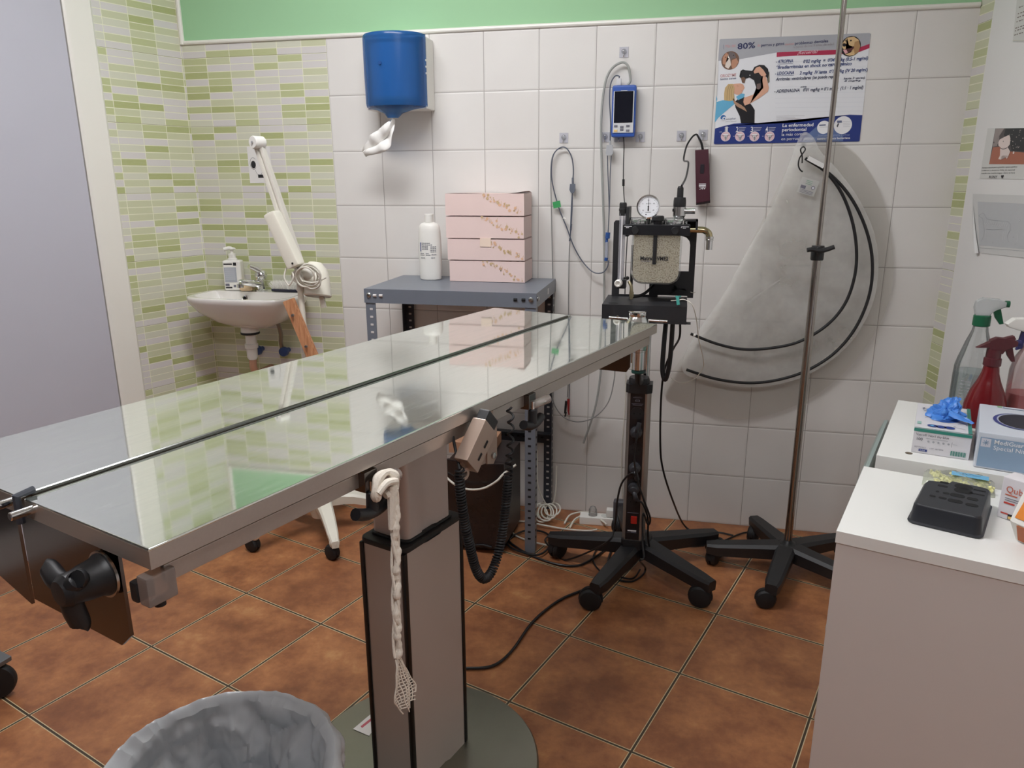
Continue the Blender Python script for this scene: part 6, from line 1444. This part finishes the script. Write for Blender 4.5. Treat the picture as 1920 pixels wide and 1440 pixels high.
a.disc(.075, .115, .050, ink('rim blue', (56, 64, 130)), 1, 40, .062); a.disc(.079, .116, .047, ink('rim pale', (170, 176, 196)), 2, 40, .060); a.disc(.079, .114, .044, ink('opening black', (18, 20, 38)), 3, 40, .056)
a.rect(.045, .212, .090, .226, ink('box blue', (140, 164, 190)), 1); a.rect(.048, .214, .086, .224, ink('logo pale', (206, 206, 216)), 2); a.rect(.034, .214, .043, .226, ink('leaf green', (140, 180, 140)), 1)
art_local('printed_top', a, MG)

# spray bottles
def sprayer(par, x, y, z, sc, m_head, m_trig, yaw, m_noz=None):
    d = Vector((math.cos(yaw), math.sin(yaw), 0)); o = Vector((x, y, z)); up = Vector((0, 0, 1)); s_ = Vector((-d.y, d.x, 0))
    def q(f, h): return o + d*f*sc + up*h*sc
    b = MB(); b.prism([q(-.016, 0) - s_*.011*sc, q(-.020, .018) - s_*.011*sc, q(-.018, .034) - s_*.011*sc, q(-.004, .042) - s_*.011*sc, q(.030, .040) - s_*.011*sc, q(.044, .034) - s_*.011*sc, q(.044, .022) - s_*.011*sc, q(.020, .016) - s_*.011*sc, q(.014, 0) - s_*.011*sc], s_*.022*sc, .003*sc); h = b.build('spray_head', m_head, par)
    b = MB(); b.cyl(q(.043, .029), q(.052, .029), .008*sc, seg=14); b.build('nozzle', m_noz or m_trig, h)
    b = MB(); b.prism([q(.018, .018) - s_*.005*sc, q(.034, .022) - s_*.005*sc, q(.040, .0) - s_*.005*sc, q(.046, -.018) - s_*.005*sc, q(.038, -.020) - s_*.005*sc, q(.026, -.004) - s_*.005*sc], s_*.010*sc, .0015*sc); b.build('trigger', m_trig, h)
    return h
bx, by, bz = 1.448, -.752, .7155
SB = thing('spray_bottle', 'tall clear spray bottle with green collar, half full, by the right wall', 'spray bottle', (bx, by, bz), 0, 'spray bottles on the corner cabinet')
GLS = clear('bottle wall', (236, 242, 242), .10, .05, .6)
b = MB(); b.lathe([(0, .001), (.041, .001), (.0445, .006), (.0445, .10), (.0435, .125), (.039, .145), (.028, .185), (.0185, .213), (.0165, .225), (.0165, .232)], (bx, by, bz), seg=36); b.build('bottle', GLS, SB)
b = MB(); b.lathe([(0, .003), (.040, .003), (.0425, .008), (.0425, .112), (0, .1125)], (bx, by, bz), seg=36); b.build('liquid', clear('pale liquid', (176, 206, 206), .22, .05, .3), SB)
a = Art(lambda p, q, l: Vector((bx + .0452*math.sin(p/.0452), by - .0452*math.cos(p/.0452) - l*.8, bz + q)))
for z in (.024, .04, .061, .075, .091, .100): a.rect(.004, z, .040, z+.0018, LG, 1)
for k in range(10): a.rect(-.040, .02+k*.008, -.018, .0215+k*.008, ink('pale print', (190, 190, 196)), 1)
a.rect(-.04, .012, -.02, .02, ink('orange print', (226, 150, 120)), 1)
a.build('printed_label', SB)
b = MB(); b.lathe([(.0165, .226), (.0195, .228), (.0195, .232), (.0190, .252), (.0165, .254)], (bx, by, bz), seg=26); b.build('collar', mat('bottle green', (24, 92, 62), .35), SB)
sprayer(SB, bx, by, bz+.253, 1.02, clear('frosted head', (226, 230, 230), .6, .2, .3), MATS['bottle green'], -.1)
rx, ry, rz = 1.452, -.842, .7155
RB = thing('spray_bottle', 'dark red translucent spray bottle in front of the clear one', 'spray bottle', (rx, ry, rz), 0, 'spray bottles on the corner cabinet')
REDB = mat('deep red bottle', (128, 30, 36), .16, var=.1, scale=9, Transmission_Weight=.35); MARB = mat('maroon sprayer', (84, 34, 40), .35, var=.05)
b = MB(); b.lathe([(0, 0), (.044, 0), (.046, .004), (.0465, .03), (.044, .055), (.036, .085), (.025, .11), (.0185, .13), (.0165, .145), (.0155, .152), (0, .152)], (rx, ry, rz), seg=36); b.build('bottle', REDB, RB)
b = MB(); b.lathe([(.0155, .147), (.019, .149), (.0185, .166), (.016, .168), (.0155, .188), (0, .189)], (rx, ry, rz), seg=16); b.build('collar', MARB, RB)
h = sprayer(RB, rx+.004, ry, rz+.178, .92, MARB, MARB, -.05, mat('navy nozzle', (44, 44, 96), .4))
b = MB(); b.prism([(rx-.040, ry-.008, rz+.190), (rx-.015, ry-.008, rz+.205), (rx+.035, ry-.008, rz+.222), (rx+.04, ry-.008, rz+.214), (rx, ry-.008, rz+.192)], (0, .016, 0), .002); b.build('thumb_rest', MARB, h)
wx, wy = 1.548, -.80
WB = thing('spray_bottle', 'white-headed spray bottle with pink liquid at the right edge', 'spray bottle', (wx, wy, .7155), 0, 'spray bottles on the corner cabinet')
b = MB(); b.lathe([(0, .001), (.036, .001), (.038, .006), (.038, .13), (.032, .16), (.018, .19), (.016, .205)], (wx, wy, .7155), seg=30); b.build('bottle', clear('pinkish wall', (226, 196, 196), .2, .08, .5), WB)
b = MB(); b.lathe([(0, .003), (.035, .003), (.0365, .01), (.0365, .075), (0, .0755)], (wx, wy, .7155), seg=30); b.build('liquid', mat('pink red liquid', (206, 84, 84), .3), WB)
b = MB(); b.lathe([(.016, .2), (.02, .202), (.02, .222), (0, .223)], (wx, wy, .7155), seg=20); b.build('collar', mat('navy nozzle', (44, 44, 96), .4), WB)
b = MB(); b.prism([(wx-.066, wy-.012, .958), (wx-.050, wy-.012, .972), (wx+.03, wy-.012, .976), (wx+.04, wy-.012, .95), (wx-.01, wy-.012, .936), (wx-.060, wy-.012, .950)], (0, .024, 0), .005); b.build('spray_head', WHITEPL, WB)
b = MB(); b.prism([(wx-.028, wy-.005, .94), (wx-.018, wy-.005, .94), (wx-.022, wy-.005, .90), (wx-.034, wy-.005, .895)], (0, .01, 0), .001); b.build('trigger', mat('navy nozzle', (44, 44, 96), .4), WB)

# zip bag of yellow caps
ZB = thing('zip_bag', 'clear zip bag of small yellow caps with a blue strip, on the nearest white cabinet', 'bag', (1.285, -1.215, .7002), ANG)
def zb(u, v): 
    e = min(u, 1-u, v, 1-v); return Vector(((u-.5)*.125, (v-.5)*.085, .001 + .016*min(1, e*5)**.6 + .003*math.sin(u*17 + v*9)*min(1, e*6)))
b = MB(); b.sheet(zb, 20, 14); b.sheet(lambda u, v: Vector(((u-.5)*.125, (v-.5)*.085, .0006)), 4, 4); b.build('bag_film', clear('zip film', (246, 250, 236), .22, .2, .2), ZB, local=True)
b = MB(); r = random.Random(8)
for i in range(90):
    x, y = r.uniform(-.050, .055), r.uniform(-.034, .028); z = .003 + r.uniform(0, .008); d = Vector((r.uniform(-1, 1), r.uniform(-1, 1), r.uniform(-.2, .6))).normalized()
    b.cyl(Vector((x, y, z)), Vector((x, y, z)) + d*.008, .0032, .0026, seg=8)
o = b.build('yellow_caps', mat('pale yellow plastic', (240, 236, 168), .4, var=.06), ZB, local=True); o['kind'] = 'stuff'
a = Art(lambda p, q, l: Vector((p, q, .0195 + l + .0006*math.sin(p*80)))); a.rect(-.014, -.004, .050, .020, ink('tape blue', (110, 176, 214)), 1); a.line([(.004, .006), (.008, .013), (.014, .007), (.020, .013), (.026, .008), (.036, .011)], .0012, LG, 2)
art_local('blue_strip', a, ZB)

# white product box and orange device at the right edge
q0 = (1.301,-1.3635,0.7005); q1 = (1.3323,-1.3945,0.7005)
QB = thing('product_box', 'white printed box standing upright at the right edge of the nearest cabinet', 'box', (q0[0], q0[1], .7005), math.atan2(q1[1]-q0[1], q1[0]-q0[0]))
qh = .078
b = MB(); b.span((0, 0, 0), (.10, .04, qh), .0025); b.build('carton', mat('gloss white card', (226, 222, 226), .3), QB, local=True)
a = Art(lambda p, q, l: Vector((p, -.0006-l, q))); RT = ink('rust text', (196, 96, 70))
a.text('Qube', .008, qh-.026, .017, RT, width=.034); a.rect(.008, qh-.032, .028, qh-.030, RT)
for z in (.036, .040): a.rect(.009, z, .034, z+.0012, GREYI)
a.rect(.008, .030, .026, .033, ink('red bar', (196, 70, 60))); a.rect(.006, .010, .018, .0125, ink('red bar', (196, 70, 60))); a.rect(.018, .002, .030, .012, INKB); a.rect(.019, .003, .028, .008, ink('orange key', (232, 196, 120)), 2)
art_local('printed_front', a, QB)
OD = thing('handheld_meter', 'orange and white meter standing at the right edge in front of the white box', 'meter', (1.2923,-1.4589,0.7005), ANG-.65)
ORG = mat('orange plastic', (226, 138, 56), .35, var=.04)
prof = [(.004, 0), (-.020, .040), (.012, .116), (.032, .122), (.064, .105), (.064, 0)]
b = MB(); b.prism([(0, y, z) for y, z in prof], (.085, 0, 0), .006); b.build('meter_body', WHITEPL, OD, local=True)
def facep(y0, z0, y1, z1, off): 
    d = Vector((0, y1-y0, z1-z0)).normalized(); n = Vector((0, -d.z, d.y)); 
    return Vector((0, y0, z0)) + n*off, Vector((0, y1, z1)) + n*off, n
def inlay(name, y0, z0, y1, z1, m):
    p, q, n = facep(y0, z0, y1, z1, .0005); e = (q-p); p, q = p + e*.10, p + e*.92; b = MB()
    b.prism([p + Vector((.008, 0, 0)), p + Vector((.077, 0, 0)), q + Vector((.077, 0, 0)), q + Vector((.014, 0, 0))], n*.0012); b.build(name, m, OD, local=True)
inlay('meter_face', -.020, .040, .012, .116, ORG); inlay('meter_grip', .004, 0, -.020, .040, mat('deep orange plastic', (180, 92, 36), .4))

# ------------------------------------------------------------------ waste bin with a grey liner
BX, BY, BZ = .012, -1.872, .352
WBN = thing('waste_bin', 'round waste bin lined with a crumpled grey plastic bag, in front of the table base', 'waste bin', (BX, BY, 0))
b = MB(); b.lathe([(0, .004), (.140, .004), (.144, 0), (.146, .004), (.186, .336), (.189, .340), (.186, .342), (.180, .336), (.142, .008), (0, .008)], (BX, BY, 0), seg=48); b.build('bin_body', mat('grey bin plastic', (110, 112, 116), .5), WBN)
LIN = mat('grey bin liner', (206, 210, 214), .28, var=.05, scale=9, bump=.15, bscale=30)
def nz(x, y, z): return noise.noise(Vector((x, y, z)))
def rid(x, y, z): return 1 - 2*abs(nz(x, y, z))
def crs(x, y, z, k):
    d = noise.voronoi(Vector((x*k, y*k, z*k)))[0]; return min(1, (d[1]-d[0])*1.6)
def liner(u, v):
    th = u*2*PI; c, s_ = math.cos(th), math.sin(th)
    if v < .62:
        t = v/.62; z = .045 + (BZ-.045)*t; r = .122 + .056*t
        w = (.024*crs(c*.19, s_*.19, z, 9) + .011*crs(c*.19 + 3, s_*.19, z*.8, 17) + .004*crs(c*.19, s_*.19 + 5, z, 34))*(1 - t**9*.75)
        r -= w*1.05
    else:
        t = (v-.62)/.38; z = BZ + .007*math.sin(min(1, t*5)*PI)*(t < .2) - .15*max(0, t-.1); r = .178 + .020*min(1, t*6) - .01*t
        w = .014*crs(c*.19 + 8, s_*.19, z, 12) + .005*crs(c*.19, s_*.19 + 9, z, 28); r += w*min(1, t*4)
    zz = z + .005*nz(c*2.5, s_*2.5, 1)*(v > .4) - .008*math.exp(-((v-.62)/.05)**2)*abs(nz(c*6, s_*6, 7))
    return Vector((BX + r*c, BY + r*s_, zz))
b = MB(); b.sheet(liner, 300, 90)
bmesh.ops.remove_doubles(b.bm, verts=b.bm.verts[:], dist=1e-5)
b.lathe([(0, .046), (.118, .046)], (BX, BY, 0), seg=48); b.build('bin_liner', LIN, WBN, angle=28, recalc=False, wn=False)

# ------------------------------------------------------------------ rolling trolley just outside the left edge, one caster in view
TX, TY = -.955, -1.44
TL = thing('equipment_trolley', 'low rolling trolley at the far left edge, only its braked black caster in view', 'trolley', (-1.16, -1.50, 0))
def tcast(x, y):
    b = MB(); b.lathe([(0, -.014), (.03, -.014), (.046, -.012), (.05, -.006), (.05, .006), (.046, .012), (.03, .014), (0, .014)], (x, y, .05), (.55, -.83, 0), 28); w = b.build('caster', RUBBER, TL)
    b = MB(); b.bar((x-.012, y+.016, .05), (x-.022, y+.03, .118), .03, .018, up=(.55, -.83, 0), bevel=.003); b.bar((x-.02, y+.02, .112), (x+.034, y+.012, .104), .034, .014, bevel=.003); b.cyl((x-.022, y+.02, .1), (x-.022, y+.02, .14), .010); b.build('brake_bracket', mat('grey bracket', (112, 114, 116), .4, .5), w)
for x, y in ((TX, TY), (TX-.42, TY-.02), (TX-.40, TY-.33), (TX-.02, TY-.31)): tcast(x, y)
b = MB(); b.span((TX-.45, TY-.36, .14), (TX-.005, TY+.03, .175), .006); b.build('platform', mat('trolley grey', (150, 152, 154), .5), TL)
b = MB(); b.cyl((TX-.40, TY-.30, .17), (TX-.40, TY-.30, .86), .012); b.cyl((TX-.40, TY-.02, .17), (TX-.40, TY-.02, .86), .012); b.tube([(TX-.40, TY-.30, .86), (TX-.40, TY-.02, .86)], .012, smooth=False); b.build('push_handle', STEEL, TL)
